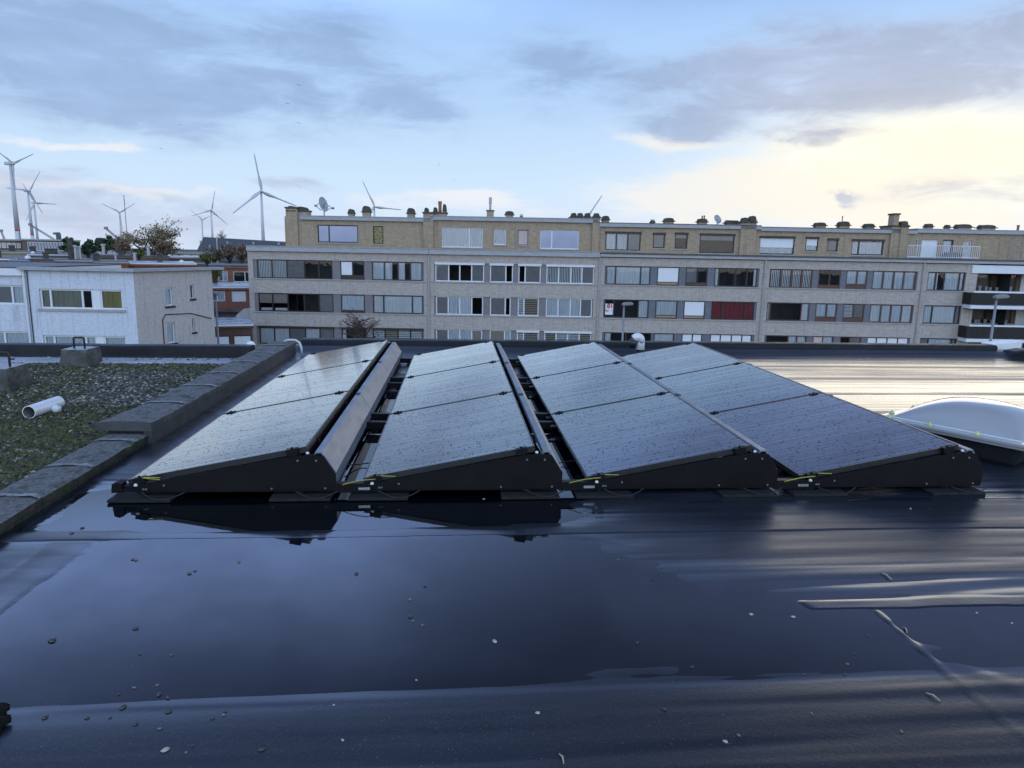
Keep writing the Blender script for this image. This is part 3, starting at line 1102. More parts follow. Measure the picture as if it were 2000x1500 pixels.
# ------------------------------------------------------------------ pebbles and twigs on the wet roof
def pebble(px, py, s, m, label, group):
    P = onz(px, py, .003)
    b = MB()
    n = 9
    rr = [1+.35*(random.random()-.5) for _ in range(n)]
    el = .6+.3*random.random()
    a0 = random.random()*3
    rings = []
    for r_, z in ((.75, -.1), (1., .15), (.8, .42), (.35, .58)):
        rings.append([(s*r_*rr[k]*math.cos(a0)*math.cos(6.283*k/n)-s*r_*rr[k]*el*math.sin(6.283*k/n)*math.sin(a0),
                       s*r_*rr[k]*math.sin(a0)*math.cos(6.283*k/n)+s*r_*rr[k]*el*math.sin(6.283*k/n)*math.cos(a0), s*z) for k in range(n)])
    vs = [p for r_ in rings for p in r_]
    fs = [(j*n+k, j*n+(k+1) % n, (j+1)*n+(k+1) % n, (j+1)*n+k) for j in range(3) for k in range(n)] + [tuple(range(3*n, 4*n))]
    b.add(vs, fs)
    o = b.build('pebble', M[m], smooth=True)
    o.location = (P.x, P.y, max(0, float(relief(np.array([P.x]), np.array([P.y]))[0])))
    tag(o, label, 'pebble', group)


A = 'dark pebble in the broad puddle near the left side of the roof'
B = 'small dark pebble in the middle of the broad puddle'
C_ = 'small dark pebble on the damp ripples at the near edge'
Dk = [(102, 1250, .017, A), (265, 1227, .012, A), (370, 1120, .011, A), (381, 1115, .008, A), (696, 1120, .012, B), (830, 1144, .01, B), (800, 1170, .012, B), (801, 1203, .013, B),
      (806, 1212, .007, B), (825, 1220, .007, B), (838, 1230, .007, B), (232, 1355, .007, A), (262, 1342, .008, A), (307, 1337, .007, A), (310, 1356, .012, A), (327, 1362, .011, A),
      (240, 1381, .013, A), (329, 1390, .012, A), (88, 1401, .011, A), (170, 1403, .009, A), (215, 1402, .007, A), (265, 1415, .01, C_), (312, 1426, .008, C_), (364, 1472, .006, C_),
      (377, 1459, .006, C_), (511, 1467, .012, C_), (440, 1390, .008, C_), (437, 1397, .008, C_), (415, 1405, .007, C_), (272, 1277, .007, A), (335, 1278, .007, A), (466, 1097, .01, A),
      (265, 1093, .012, A), (260, 1092, .01, A), (1245, 1255, .009, B), (1352, 1302, .008, B), (1297, 1387, .008, C_), (1442, 1438, .007, C_), (1760, 1430, .007, C_), (1569, 1316, .006, B),
      (1650, 1317, .007, B), (1667, 1276, .006, B), (1655, 1296, .007, B), (1695, 1241, .007, B), (1585, 1396, .006, C_), (1207, 1093, .007, B), (1291, 1109, .006, B), (1275, 1132, .006, B),
      (140, 1042, .011, A), (160, 1031, .011, A), (1370, 1186, .006, B), (760, 1295, .005, B)]
for px, py, s, lab in Dk:
    pebble(px, py, s, 'stone_d' if random.random() < .7 else 'stone_b', lab, 'dark pebbles scattered on the wet roof')
for px, py, s, lab in [(966, 1252, .012, 'pale oval pebble in the puddle below the second solar row'), (323, 1468, .013, 'white pebble at the bottom left edge of the wet roof'),
                       (1467, 1199, .01, 'pale pebble left of the raised felt strip'), (1549, 1204, .01, 'grey pebble just left of the raised felt strip'),
                       (652, 1377, .005, 'tiny white chip on the near swell of the roof'), (669, 1448, .007, 'small pale pebble near the bottom edge, left of centre'),
                       (1050, 1395, .009, 'pale yellowish chip on the near swell right of centre'), (813, 1327, .005, 'tiny pale chip at the near shore of the puddle'),
                       (1417, 1450, .009, 'pale crumb near the bottom edge right of centre'), (1908, 1196, .007, 'small pale pebble right of the diagonal seam'),
                       (1976, 1216, .006, 'small pale pebble at the right picture edge'), (604, 968, .008, 'pale pebble under the leftmost end plate'),
                       (945, 974, .008, 'pale crumb under the second end plate'), (1778, 995, .009, 'pale pebble below the rightmost end plate')]:
    pebble(px, py, s, 'stone_l', lab, 'pale pebbles scattered on the wet roof')
for (xa, ya, xb, yb, lab) in [(1092, 1474, 1101, 1494, 'short pale twig at the bottom edge of the roof'), (1808, 1355, 1836, 1371, 'thin pale twig left of the diagonal seam'),
                              (1765, 1224, 1772, 1236, 'tiny pale twig beside the top of the diagonal seam'), (1720, 1119, 1742, 1133, 'thin twig on the rippled felt above the raised strip')]:
    Pa, Pb = onz(xa, ya, .004), onz(xb, yb, .004)
    zz = max(0, float(relief(np.array([Pa.x]), np.array([Pa.y]))[0]))+.003
    Pa.z = Pb.z = zz
    b = MB()
    mid = (Pa+Pb)/2+Vector((.004, .004, .004))
    b.tube([Pa, mid, Pb], [.0025, .0035, .0015], 6)
    tag(b.build('twig', M['twig'], smooth=True), lab, 'twig', 'twigs on the wet roof')

# washed-down grit lying on the membrane in drifts
def build_grit():
    n = 9000
    x = -1.7+4.6*rng.random(n)
    y = 1.72+2.3*rng.random(n)**1.7
    d = fbm(x*.9+5, y*2.2, 3)
    k = (d > -.05+.35*rng.random(n)) | (y < 2.25)*(rng.random(n) < .4)
    x, y = x[k], y[k]
    n = len(x)
    z = np.maximum(relief(x, y), -.001)
    s = .0009+.0016*rng.random(n)**2
    base = np.array([(1, 0, 0), (-.5, .87, 0), (-.5, -.87, 0), (0, 0, .9)])
    tri = np.array([(0, 1, 3), (1, 2, 3), (2, 0, 3)])
    a = rng.random(n)*6.28
    V = np.empty((n, 4, 3))
    V[..., 0] = (base[:, 0]*np.cos(a)[:, None]-base[:, 1]*np.sin(a)[:, None])*s[:, None]+x[:, None]
    V[..., 1] = (base[:, 0]*np.sin(a)[:, None]+base[:, 1]*np.cos(a)[:, None])*s[:, None]+y[:, None]
    V[..., 2] = base[:, 2]*s[:, None]+z[:, None]
    Fq = (np.arange(n)*4)[:, None, None]+tri[None]
    o = np_mesh('grit', V.reshape(-1, 3), Fq.reshape(-1, 3), M['gravel'], np.repeat(np.clip(.15+.7*rng.random(n)**2, 0, 1), 3))
    tag(o, 'fine grit washed into drifts on the wet roof', 'grit', kind='stuff')


build_grit()

# ------------------------------------------------------------------ street level
b = MB()
b.quad((-1500, -400, GZ), (1500, -400, GZ), (1500, 2500, GZ), (-1500, 2500, GZ))
tag(b.build('ground', mat('town ground', (.06, .062, .058), .85, .3, vs=.03, var=.4)), 'ground of the town', 'ground', kind='structure')
b = MB()
TH = R(-4.5)
tv, nv = Vector((math.cos(TH), math.sin(TH), 0)), Vector((-math.sin(TH), math.cos(TH), 0))
DF = 59.14
q = [nv*(DF-15)-tv*120, nv*(DF-15)+tv*120, nv*(DF-5)+tv*120, nv*(DF-5)-tv*120]
b.quad(*[(p.x, p.y, GZ+.004) for p in q])
tag(b.build('street', M['asphalt']), 'street in front of the apartment row', 'street', kind='structure')
b = MB()
for k0 in (-17.2, -5):
    p = [nv*(DF+k0)-tv*120, nv*(DF+k0)+tv*120, nv*(DF+k0+2.2)+tv*120, nv*(DF+k0+2.2)-tv*120]
    b.add([(a.x, a.y, GZ) for a in p]+[(a.x, a.y, GZ+.12) for a in p], [(0, 1, 5, 4), (1, 2, 6, 5), (2, 3, 7, 6), (3, 0, 4, 7), (4, 5, 6, 7)])
tag(b.build('pavement', mat('paving', (.2, .19, .18), .8, .3, vs=1)), 'kerbed pavements along the street', 'pavement', kind='structure')


# ------------------------------------------------------------------ windows
def curtain_sheet(b, x0, x1, z0, z1, y, amp=.025, wl=.2, mi=0):
    n = max(4, int((x1-x0)/wl*4))
    vs = []
    ph = random.random()*6
    for z in (z0, z1):
        for i in range(n+1):
            x = x0+(x1-x0)*i/n
            vs.append((x, y+amp*math.sin(i*math.pi/2+ph+.6*math.sin(i*.7)), z))
    b.add(vs, [(i, i+1, n+2+i, n+1+i) for i in range(n)], mi)


CM = {'c': 'c_blue', 'C': 'c_white', 'g': 'c_grey', 'w': 'white', 'b': 'c_beige', 'p': 'c_pink', 'r': 'c_red', 'a': 'c_sage', 'o': 'c_olive', 'y': 'refl_leaf'}
YMI = ['c_blue', 'c_white', 'c_grey', 'white', 'c_beige', 'c_pink', 'c_red', 'c_sage', 'c_olive', 'refl_leaf']


def window(parent, xs, z0, z1, codes, frame, y=.1, Mx=None, panel=0., pmat=None, box=None, fwid=.085):
    """one window unit: frame mesh with pane and curtain children.  y = depth of the frame behind the wall face"""
    x0, x1 = xs[0], xs[-1]
    b = MB(Mx)
    zp = z0+panel*(z1-z0)
    b.box(x0, x1, y, y+.07, z1-fwid, z1)
    b.box(x0, x1, y, y+.07, z0, z0+fwid)
    b.box(x0, x0+fwid, y, y+.07, z0+fwid, z1-fwid)
    b.box(x1-fwid, x1, y, y+.07, z0+fwid, z1-fwid)
    for x in xs[1:-1]:
        b.box(x-fwid*.6, x+fwid*.6, y-.004, y+.066, (zp if panel else z0+fwid), z1-fwid)
    if panel:
        b.box(x0+fwid, x1-fwid, y+.005, y+.06, zp-.05, zp)
    fo = b.build('window', M[frame], parent)
    if panel:
        p = MB(Mx)
        p.box(x0+fwid, x1-fwid, y+.02, y+.05, z0+fwid, zp-.05)
        p.build('infill_panel', M[pmat or frame], fo)
    if box:
        p = MB(Mx)
        p.box(x0-.05, x1+.05, y-.14, y-.005, z1-.16, z1+.02)
        p.build('blind_box', M[box], fo, bevel=.01)
    g = MB(Mx)
    zb = zp if panel else z0+fwid
    g.quad((x0+fwid, y+.035, zb), (x1-fwid, y+.035, zb), (x1-fwid, y+.035, z1-fwid), (x0+fwid, y+.035, z1-fwid))
    g.build('pane', M['mirror' if codes == 'm' else 'glass'], fo, recalc=False)
    if codes == 'm': return fo
    c = MB(Mx)
    yc = y+.1
    for a, e, k in zip(xs, xs[1:], codes):
        a, e = a+.03, e-.03
        zt = z1-fwid
        w = e-a
        if k == 'd':
            continue
        if k in 'cCrao':
            curtain_sheet(c, a, e, zb, zt, yc, .03, .16, YMI.index(CM[k]))
        elif k in 'gby':
            c.box(a, e, yc-.03, yc-.02, zb, zt, YMI.index(CM[k]))
        elif k in 'wp':
            c.box(a, e, y+.012, y+.028, zb, zt, YMI.index(CM[k]))
        elif k == 'v':
            n = max(4, int(w/.13))
            for i in range(n):
                c.quad((a+w*i/n, yc, zb), (a+w*(i+.62)/n, yc+.03, zb), (a+w*(i+.62)/n, yc+.03, zt), (a+w*i/n, yc, zt), 1)
        elif k in 'hH':
            n = 9
            for i in range(n):
                c.box(a, e, yc, yc+.02, zb+(zt-zb)*i/n, zb+(zt-zb)*(i+.66)/n, 1 if k == 'h' else 4)
        elif k == 's':
            c.box(a, e, y+.012, y+.028, zb+(zt-zb)*.36, zt, 3)
            curtain_sheet(c, a, e, zb, zb+(zt-zb)*.36, yc, .02, .2, 0)
        elif k == 't':
            c.box(a, e, yc-.03, yc-.02, zb+(zt-zb)*.45, zt, 5)
            c.box(a+.1, e-.1, yc+.1, yc+.3, zb, zb+.2, 1)
        elif k == 'S':
            c.box(a, e, yc-.03, yc-.02, zb+(zt-zb)*.68, zt, 2)
        elif k == 'K':
            curtain_sheet(c, a, a+w*.3, zb, zt, yc, .03, .14, 1)
        elif k == 'k':
            curtain_sheet(c, e-w*.3, e, zb, zt, yc, .03, .14, 1)
        elif k == 'x':
            curtain_sheet(c, a, a+w*.55, zb, zt, yc, .03, .14, 1)
    if c.v:
        c.build('curtain', [M[q] for q in YMI], fo)
    return fo


def fac(px, py, setback=0.):
    d = ray(px, py)
    s = (DF+setback)/d.dot(nv)
    p = CAM+d*s
    return p.dot(tv), p.z


CR = {2: (470, 370, .265), 3: (800, 370, .265), 4: (1150, 380, .255), 5: (1480, 380, .26)}


def cp(k, X, Y):
    a, b_, s = CR[k]
    return a+X*s, b_+Y*s


ROWZ = [(-.99, .55), (-3.74, -2.20), (-6.49, -4.95)]     # sill and head of the three window bands
ROWPY = [570, 840, 1060]
CZ0, CZ1 = 1.22, 1.61

UNITS = [
    dict(u0=-21.85, u1=-6.9, crop=2, frame='f_dark', pil='panel_mauve', top='grey_conc', label='left end of the brick apartment row, dark window frames, bare tree before it',
         rows=[[([120, 230, 340, 470, 575, 677], 'vvgdd'), ([735, 825, 912], 'wd', .25, 'f_dark'), ([967, 1060, 1160, 1250, 1340], 'cxxc')],
               [([133, 237, 350, 470, 580, 685], 'ttddg'), ([740, 917], 'c', .15, 'f_dark'), ([975, 1055, 1265, 1345], 'CCC')],
               [([140, 250, 362, 478, 585, 690], 'CCgCg'), ([745, 850, 930], 'Kd'), ([975, 1065, 1160, 1252, 1342], 'hHhh')]],
         pent=[([567, 650, 865], 262, 392, 'm', 'f_dark'), ([975, 1052], 270, 400, 'y', 'f_dark')], ptop=[(450, 185), (1345, 222)]),
    dict(u0=-6.9, u1=7.2, crop=3, frame='f_white', pil='panel_mauve', top='grey_conc', label='apartment house in the brick row with white frames and roller boxes, second from left',
         rows=[[([190, 288, 370, 458, 550], 'gddg'), ([593, 710, 763], 'gd'), ([803, 853, 968], 'dg'), ([1010, 1100, 1190, 1272, 1362], 'vvvg')],
               [([195, 285, 370, 458, 542], 'gcCd'), ([593, 705, 745], 'gd'), ([798, 843, 952], 'hH'), ([1005, 1095, 1185, 1260, 1345], 'cccg')],
               [([195, 285, 370, 458, 535], 'gccb'), ([590, 700, 745], 'bc'), ([790, 840, 952], 'hH'), ([993, 1080, 1165, 1250, 1340], 'HhhH')]],
         pent=[([237, 440, 540], 280, 428, 'Cc', 'f_white'), ([623, 710], 292, 408, 'c', 'f_white'), ([795, 875], 297, 412, 'p', 'panel_mauve'), ([962, 1048, 1248], 300, 440, 'm', 'f_white')],
         ptop=[(172, 190), (1345, 228)]),
    dict(u0=7.2, u1=20.85, crop=4, frame='f_dark', pil='panel_blue', top='dark_roof', label='apartment house in the brick row with red curtains and a window poster',
         rows=[[([133, 208, 400, 475], 'cCc'), ([525, 695], 'w', .2, 'tan'), ([745, 833, 912], 'gd', .2, 'f_brown'), ([965, 1000, 1130, 1215, 1295], 'Cddk')],
               [([120, 192, 380, 460], 'ddc'), ([510, 680], 'c', .2, 'tan'), ([728, 892], 'w', .2, 'tan'), ([940, 1025, 1200, 1270], 'rrr')],
               [([118, 285, 480], 'Kd'), ([497, 655], 'C'), ([713, 795, 870], 'ww'), ([930, 1010, 1095, 1175, 1250], 'wwww')]],
         pent=[([128, 212, 300, 398], 285, 428, 'Ccg', 'f_dark'), ([492, 583], 293, 410, 'g', 'f_dark'), ([660, 757], 292, 415, 'S', 'f_dark'), ([848, 1115], 300, 450, 'S', 'f_dark')],
         ptop=[(92, 215), (1168, 240)]),
    dict(u0=20.85, u1=33.95, crop=5, frame='f_brown', pil='panel_blue', top='dark_roof', label='apartment house in the brick row with brown frames and a tall square chimney',
         rows=[[([92, 178, 258, 335, 415], 'vvvv'), ([460, 545, 627], 'dd', .2, 'f_brown'), ([670, 752, 828], 'cc', .28, 'f_brown'), ([868, 950, 1030, 1105, 1195], 'cccc')],
               [([70, 95, 330, 390], 'CdC'), ([435, 520, 598], 'cc', .28, 'f_brown'), ([643, 725, 803], 'hg', .28, 'f_brown'), ([845, 930, 1005, 1085, 1165], 'CccC')],
               [([60, 230, 295, 370], 'dCC'), ([415, 490, 572], 'pC'), ([620, 695, 780], 'dg'), ([822, 895, 975, 1055, 1135], 'wwww')]],
         pent=[([12, 275], 313, 450, 's', 'f_dark'), ([360, 455], 318, 425, 's', 'f_dark'), ([523, 603], 330, 428, 'g', 'f_dark'), ([705, 762, 945], 337, 455, 'CC', 'f_dark')],
         ptop=[(0, 240), (1015, 270)]),
    dict(u0=33.95, u1=50., crop=5, frame='f_dark', pil='panel_mauve', top='grey_conc', label='right end of the apartment row with dark balconies and a roof terrace', wend=1605,
         rows=[[([1270, 1345, 1410, 1525, 1600], 'CKcC')], [([1240, 1315, 1490, 1560], 'cCg')], [([1210, 1285, 1460, 1530], 'gcg')]],
         pent=[([1128, 1205], 330, 485, 'a', 'f_white'), ([1225, 1350], 340, 488, 'w', 'f_white'), ([1385, 1465], 340, 480, 'c', 'f_dark'), ([1540, 1600], 350, 485, 'c', 'f_white')],
         ptop=[(1140, 258), (2000, 275)]),
]


def cowl_chimney(name, parent, u, w, z0, z1, y, mode='cowl', d=.7):
    b = MB()
    hb = z1-z0
    if mode == 'cowl':
        zb = z0+hb*.45
        b.box(u-w*.42, u+w*.42, y, y+d, z0, zb, 0)
        b.box(u-w*.55, u+w*.55, y-.08, y+d+.08, zb, zb+.08, 1)
        n = 8
        pts = [(-.46, 0), (-.42, .55), (-.3, .9), (-.12, 1), (.14, .97), (.31, .86), (.42, .5), (.46, 0)]
        b.prism([(u+w*a, zb+.08+(hb*.55-.08)*c) for a, c in pts], y+.02, y+d-.02, 1)
        for k in range(3):
            b.box(u-w*.47, u+w*.47, y+d*.22*k+.06, y+d*.22*k+.12, zb+.1+.07*k, zb+.14+.07*k, 1)
    elif mode == 'shaft':
        b.box(u-w/2, u+w/2, y, y+d, z0, z1-.12, 0)
        b.box(u-w/2-.07, u+w/2+.07, y-.07, y+d+.07, z1-.12, z1, 1)
    elif mode == 'pot':
        b.lathe([(w*.5, 0), (w*.42, hb*.5), (w*.45, hb*.85), (w*.52, hb*.87), (w*.5, hb)], (u, y+d/2, z0), 12, 2)
    elif mode == 'pole':
        zb = z0+hb*.35
        b.box(u-w*.45, u+w*.45, y, y+d, z0, zb, 0)
        b.box(u-w*.55, u+w*.55, y-.06, y+d+.06, zb, zb+.09, 1)
        b.lathe([(.1, 0), (.1, hb*.3), (.13, hb*.32), (.13, hb*.62), (.05, hb*.65)], (u, y+d/2, zb+.09), 10, 3)
    o = b.build(name, [M['pent'], M['cowl'], M['clay'], M['zinc']], parent)
    return o


ULOC = []
for ui, U in enumerate(UNITS):
    u0, u1, k = U['u0'], U['u1'], U['crop']
    W = u1-u0
    o0 = nv*DF+tv*u0
    root = empty('apartment_building', (o0.x, o0.y, GZ), TH, U['label'], 'apartment building', 'apartment houses in one brick row')
    ULOC.append(root)
    Z = lambda z: z-GZ
    xe = 3.55 if 'wend' in U else W-.42
    wl = W if 'wend' not in U else 4.5
    holes = [(.42, xe, Z(a), Z(c)) for a, c in ROWZ]
    b = MB()
    b.wall(0, wl, 0, Z(CZ0), 0, .26, holes)
    b.quad((0, 0, 0), (0, 11, 0), (0, 11, Z(CZ0)), (0, 0, Z(CZ0)))
    b.quad((W, 0, 0), (W, 0, Z(CZ0)), (W, 11, Z(CZ0)), (W, 11, 0))
    b.quad((0, 11, 0), (W, 11, 0), (W, 11, Z(CZ0)), (0, 11, Z(CZ0)))
    b.build('wall', M['facade'], root, recalc=False)
    b = MB()
    b.box(.02, W-.02, .26, 10.9, Z(CZ0-.05), Z(CZ1-.1))
    b.build('roof', M['dark_roof'], root)
    # rooms behind
    b = MB()
    for a, c in ROWZ:
        b.quad((.3, 2.2, Z(a-.6)), (W-.3, 2.2, Z(a-.6)), (W-.3, 2.2, Z(c+.4)), (.3, 2.2, Z(c+.4)))
        b.quad((.3, .3, Z(a-.6)), (W-.3, .3, Z(a-.6)), (W-.3, 2.2, Z(a-.6)), (.3, 2.2, Z(a-.6)))
        b.quad((.3, .3, Z(c+.4)), (W-.3, .3, Z(c+.4)), (W-.3, 2.2, Z(c+.4)), (.3, 2.2, Z(c+.4)))
        for xx in np.arange(.3, W, 3.6):
            b.quad((xx, .3, Z(a-.6)), (xx, 2.2, Z(a-.6)), (xx, 2.2, Z(c+.4)), (xx, .3, Z(c+.4)))
    b.build('interior', M['interior'], root, recalc=False)
    # cornice
    b = MB()
    pr = .22
    if ui in (0, 1):
        b.box(-.0, W-.03, -pr, .3, Z(CZ0), Z(CZ1), 0)
        b.box(-.0, W-.03, -pr-.04, .26, Z(CZ1), Z(CZ1+.05), 0)
    else:
        b.box(.0, W-.03, -pr, .3, Z(CZ0+.06), Z(CZ1-.1), 0)
        b.box(.0, W-.03, -pr-.06, .3, Z(CZ1-.1), Z(CZ1+.02), 1)
    b.build('cornice', [M['grey_conc'], M['dark_roof']], root)
    # sills and lintel lines
    for a, c in ROWZ:
        b = MB()
        b.box(.3, xe+.12, -.07, .1, Z(a-.085), Z(a)-.002)
        b.build('sill', M['sill'], root)
    # drainpipe at the party line
    b = MB()
    if ui < 4 or True:
        b.tube([(W-.02 if ui < 4 else 4.4, -.07, 0), (W-.02 if ui < 4 else 4.4, -.07, Z(CZ0+.1))], .075, 10)
    if ui < 4: b.build('drainpipe', M['sill'], root)
    # windows and cladding between them
    for ri, lst in enumerate(U['rows']):
        a, c = ROWZ[ri]
        spans = []
        for wdef in lst:
            xs = []
            for X in wdef[0]:
                px, py = cp(k, X, ROWPY[ri]-(0 if k == 2 else 0))
                xs.append(fac(px, py, .1)[0]-u0)
            xs[0] = max(xs[0], .44)
            xs[-1] = min(xs[-1], xe-.02)
            spans.append((xs[0], xs[-1]))
            bx = None
            if ui == 1 and (ri == 0 or (ri == 2 and xs[0] > 6)): bx = 'f_white'
            if ui == 0 and ri == 2: bx = 'f_dark'
            window(root, xs, Z(a)+.004, Z(c)-.004, wdef[1], U['frame'], .1, None, wdef[2] if len(wdef) > 2 else 0., wdef[3] if len(wdef) > 3 else None, bx)
        edges = [.42]+[e for s in spans for e in s]+[xe]
        for e0, e1 in zip(edges[::2], edges[1::2]):
            if e1-e0 > .03:
                b = MB()
                b.box(e0+.002, e1-.002, .075, .2, Z(a)+.002, Z(c)-.002)
                b.build('cladding_panel', M[U['pil']], root)
    # set-back top floor
    SB = 1.7
    (xa, ya), (xb, yb) = U['ptop']
    ua, za = fac(*cp(k, xa, ya), SB)
    ub, zb = fac(*cp(k, xb, yb), SB)
    zt = (za+zb)/2
    U['ztop'] = zt
    xl = (fac(557, 460, 1.7)[0]-u0 if ui == 0 else 0)
    ph, pw = [], []
    for xs_, y0_, y1_, codes, fr in U['pent']:
        us = [fac(*cp(k, X, (y0_+y1_)/2), SB)[0]-u0 for X in xs_]
        zz1 = fac(*cp(k, (xs_[0]+xs_[-1])/2, y0_), SB)[1]
        zz0 = fac(*cp(k, (xs_[0]+xs_[-1])/2, y1_), SB)[1]
        zz0 = max(zz0, CZ1+.12)
        ph.append((us[0], us[-1], Z(zz0), Z(zz1)))
        pw.append((us, Z(zz0), Z(zz1), codes, fr))
    b = MB()
    b.wall(xl, W, Z(CZ1-.1), Z(zt-.3), SB, .22, ph)
    for xx in (xl, W):
        b.quad((xx, SB, Z(CZ1-.1)), (xx, 10, Z(CZ1-.1)), (xx, 10, Z(zt-.3)), (xx, SB, Z(zt-.3)))
    b.quad((xl, 10, Z(CZ1-.1)), (W, 10, Z(CZ1-.1)), (W, 10, Z(zt-.3)), (xl, 10, Z(zt-.3)))
    b.build('penthouse_wall', M['pent'], root, recalc=False)
    b = MB()
    b.quad((xl+.1, SB+2, Z(CZ1-.1)), (W-.1, SB+2, Z(CZ1-.1)), (W-.1, SB+2, Z(zt-.3)), (xl+.1, SB+2, Z(zt-.3)))
    b.build('room_wall', M['interior'], root)
    for us, z0_, z1_, codes, fr in pw:
        window(root, us, z0_, z1_, codes, fr, SB+.08, None, 0, None, 'f_dark' if ui in (2, 3) and codes[0] in 'sSCg' else None)
        b = MB()
        b.box(us[0]-.08, us[-1]+.08, SB-.06, SB+.08, z0_-.09, z0_-.002)
        b.build('sill', M['sill'], root)
    b = MB()
    xc = xl+1.35 if ui == 0 else xl-.05
    b.box(xc, W-.05 if ui < 4 else W, SB-.2, 10.1, Z(zt-.3), Z(zt), 0)
    b.box(xc, W-.05 if ui < 4 else W, SB-.23, 10.1, Z(zt), Z(zt+.05), 1)
    if ui == 0: b.box(xl, xc-.004, SB+.01, 10.05, Z(zt-.32), Z(zt-.05), 1)
    b.build('penthouse_roof', [M['grey_conc'], M[U['top']]], root)


def chim(ui, k, x0, x1, y0, y1, mode='cowl', setb=3.0, d=.7, base=None):
    root = ULOC[ui]
    U = UNITS[ui]
    ua, z1 = fac(*cp(k, x0, y0), setb)
    ub, _ = fac(*cp(k, x1, y0), setb)
    z0 = fac(*cp(k, x0, y1), setb)[1] if base is None else base
    z0 = min(z0, U['ztop']) if base is None else z0
    cowl_chimney('chimney', root, (ua+ub)/2-U['u0'], ub-ua, z0-GZ, z1-GZ, setb, mode, d)


chim(0, 2, 330, 415, 128, 400, 'shaft', 1.55, 1.4, CZ1)
chim(0, 2, 418, 490, 150, 400, 'shaft', 1.75, 1.2, CZ1)
chim(0, 2, 335, 400, 120, 135, 'cowl', 1.6, 1.2)
chim(0, 2, 400, 485, 125, 172, 'cowl', 1.8, 1.)
chim(0, 2, 787, 833, 143, 195)
chim(0, 2, 890, 955, 120, 195)
chim(0, 2, 1222, 1283, 135, 210)
chim(0, 2, 1345, 1420, 165, 430, 'shaft', 1.5, 2., CZ1)
chim(0, 2, 1350, 1385, 133, 170, 'cowl', 1.6)
chim(1, 3, 172, 268, 165, 195, 'shaft', 2.2, 1.2)
chim(1, 3, 173, 203, 130, 168, 'cowl', 2.3)
chim(1, 3, 207, 235, 85, 166, 'pot', 2.3)
chim(1, 3, 242, 270, 106, 166, 'cowl', 2.4)
chim(1, 3, 567, 623, 62, 203, 'pole')
chim(1, 3, 702, 770, 158, 210)
chim(1, 3, 812, 836, 198, 215)
chim(1, 3, 1180, 1335, 203, 228, 'shaft', 3.)
for a in (1190, 1238, 1292): chim(1, 3, a, a+44, 172, 208, 'cowl', 3.1)
chim(1, 3, 1352, 1406, 200, 450, 'shaft', 1.5, 2., CZ1)
chim(1, 3, 1358, 1402, 174, 205, 'cowl', 1.6)
chim(2, 3, 1418, 1478, 193, 240)
chim(2, 4, 478, 510, 197, 220)
chim(2, 4, 578, 660, 177, 228)
chim(2, 4, 838, 916, 182, 232)
chim(2, 4, 872, 884, 160, 184, 'pot', 3.2)
chim(2, 4, 888, 900, 158, 184, 'pot', 3.2)
chim(2, 4, 1048, 1160, 196, 240)
chim(2, 4, 1170, 1288, 205, 460, 'shaft', 1.5, 2., CZ1)
chim(2, 4, 1178, 1230, 175, 207, 'cowl', 1.6)
chim(2, 4, 1237, 1290, 162, 207, 'cowl', 1.6)
chim(3, 5, 437, 522, 208, 248)
chim(3, 5, 615, 702, 200, 255)
chim(3, 5, 648, 656, 158, 204, 'pot', 3.2)
chim(3, 5, 812, 886, 217, 258)
chim(3, 5, 1012, 1080, 230, 470, 'shaft', 1.5, 2., CZ1)
chim(3, 5, 1028, 1068, 140, 232, 'shaft', 1.7, .9)
chim(3, 5, 1082, 1138, 232, 475, 'shaft', 1.4, 2., CZ1)
chim(3, 5, 1084, 1138, 198, 234, 'cowl', 1.5)
chim(4, 5, 1277, 1325, 218, 262)
chim(4, 5, 1432, 1452, 228, 264)
chim(4, 5, 1502, 1620, 221, 266)
chim(4, 5, 1678, 1800, 226, 270)
chim(4, 5, 1970, 1990, 228, 275, 'pot', 3.2)


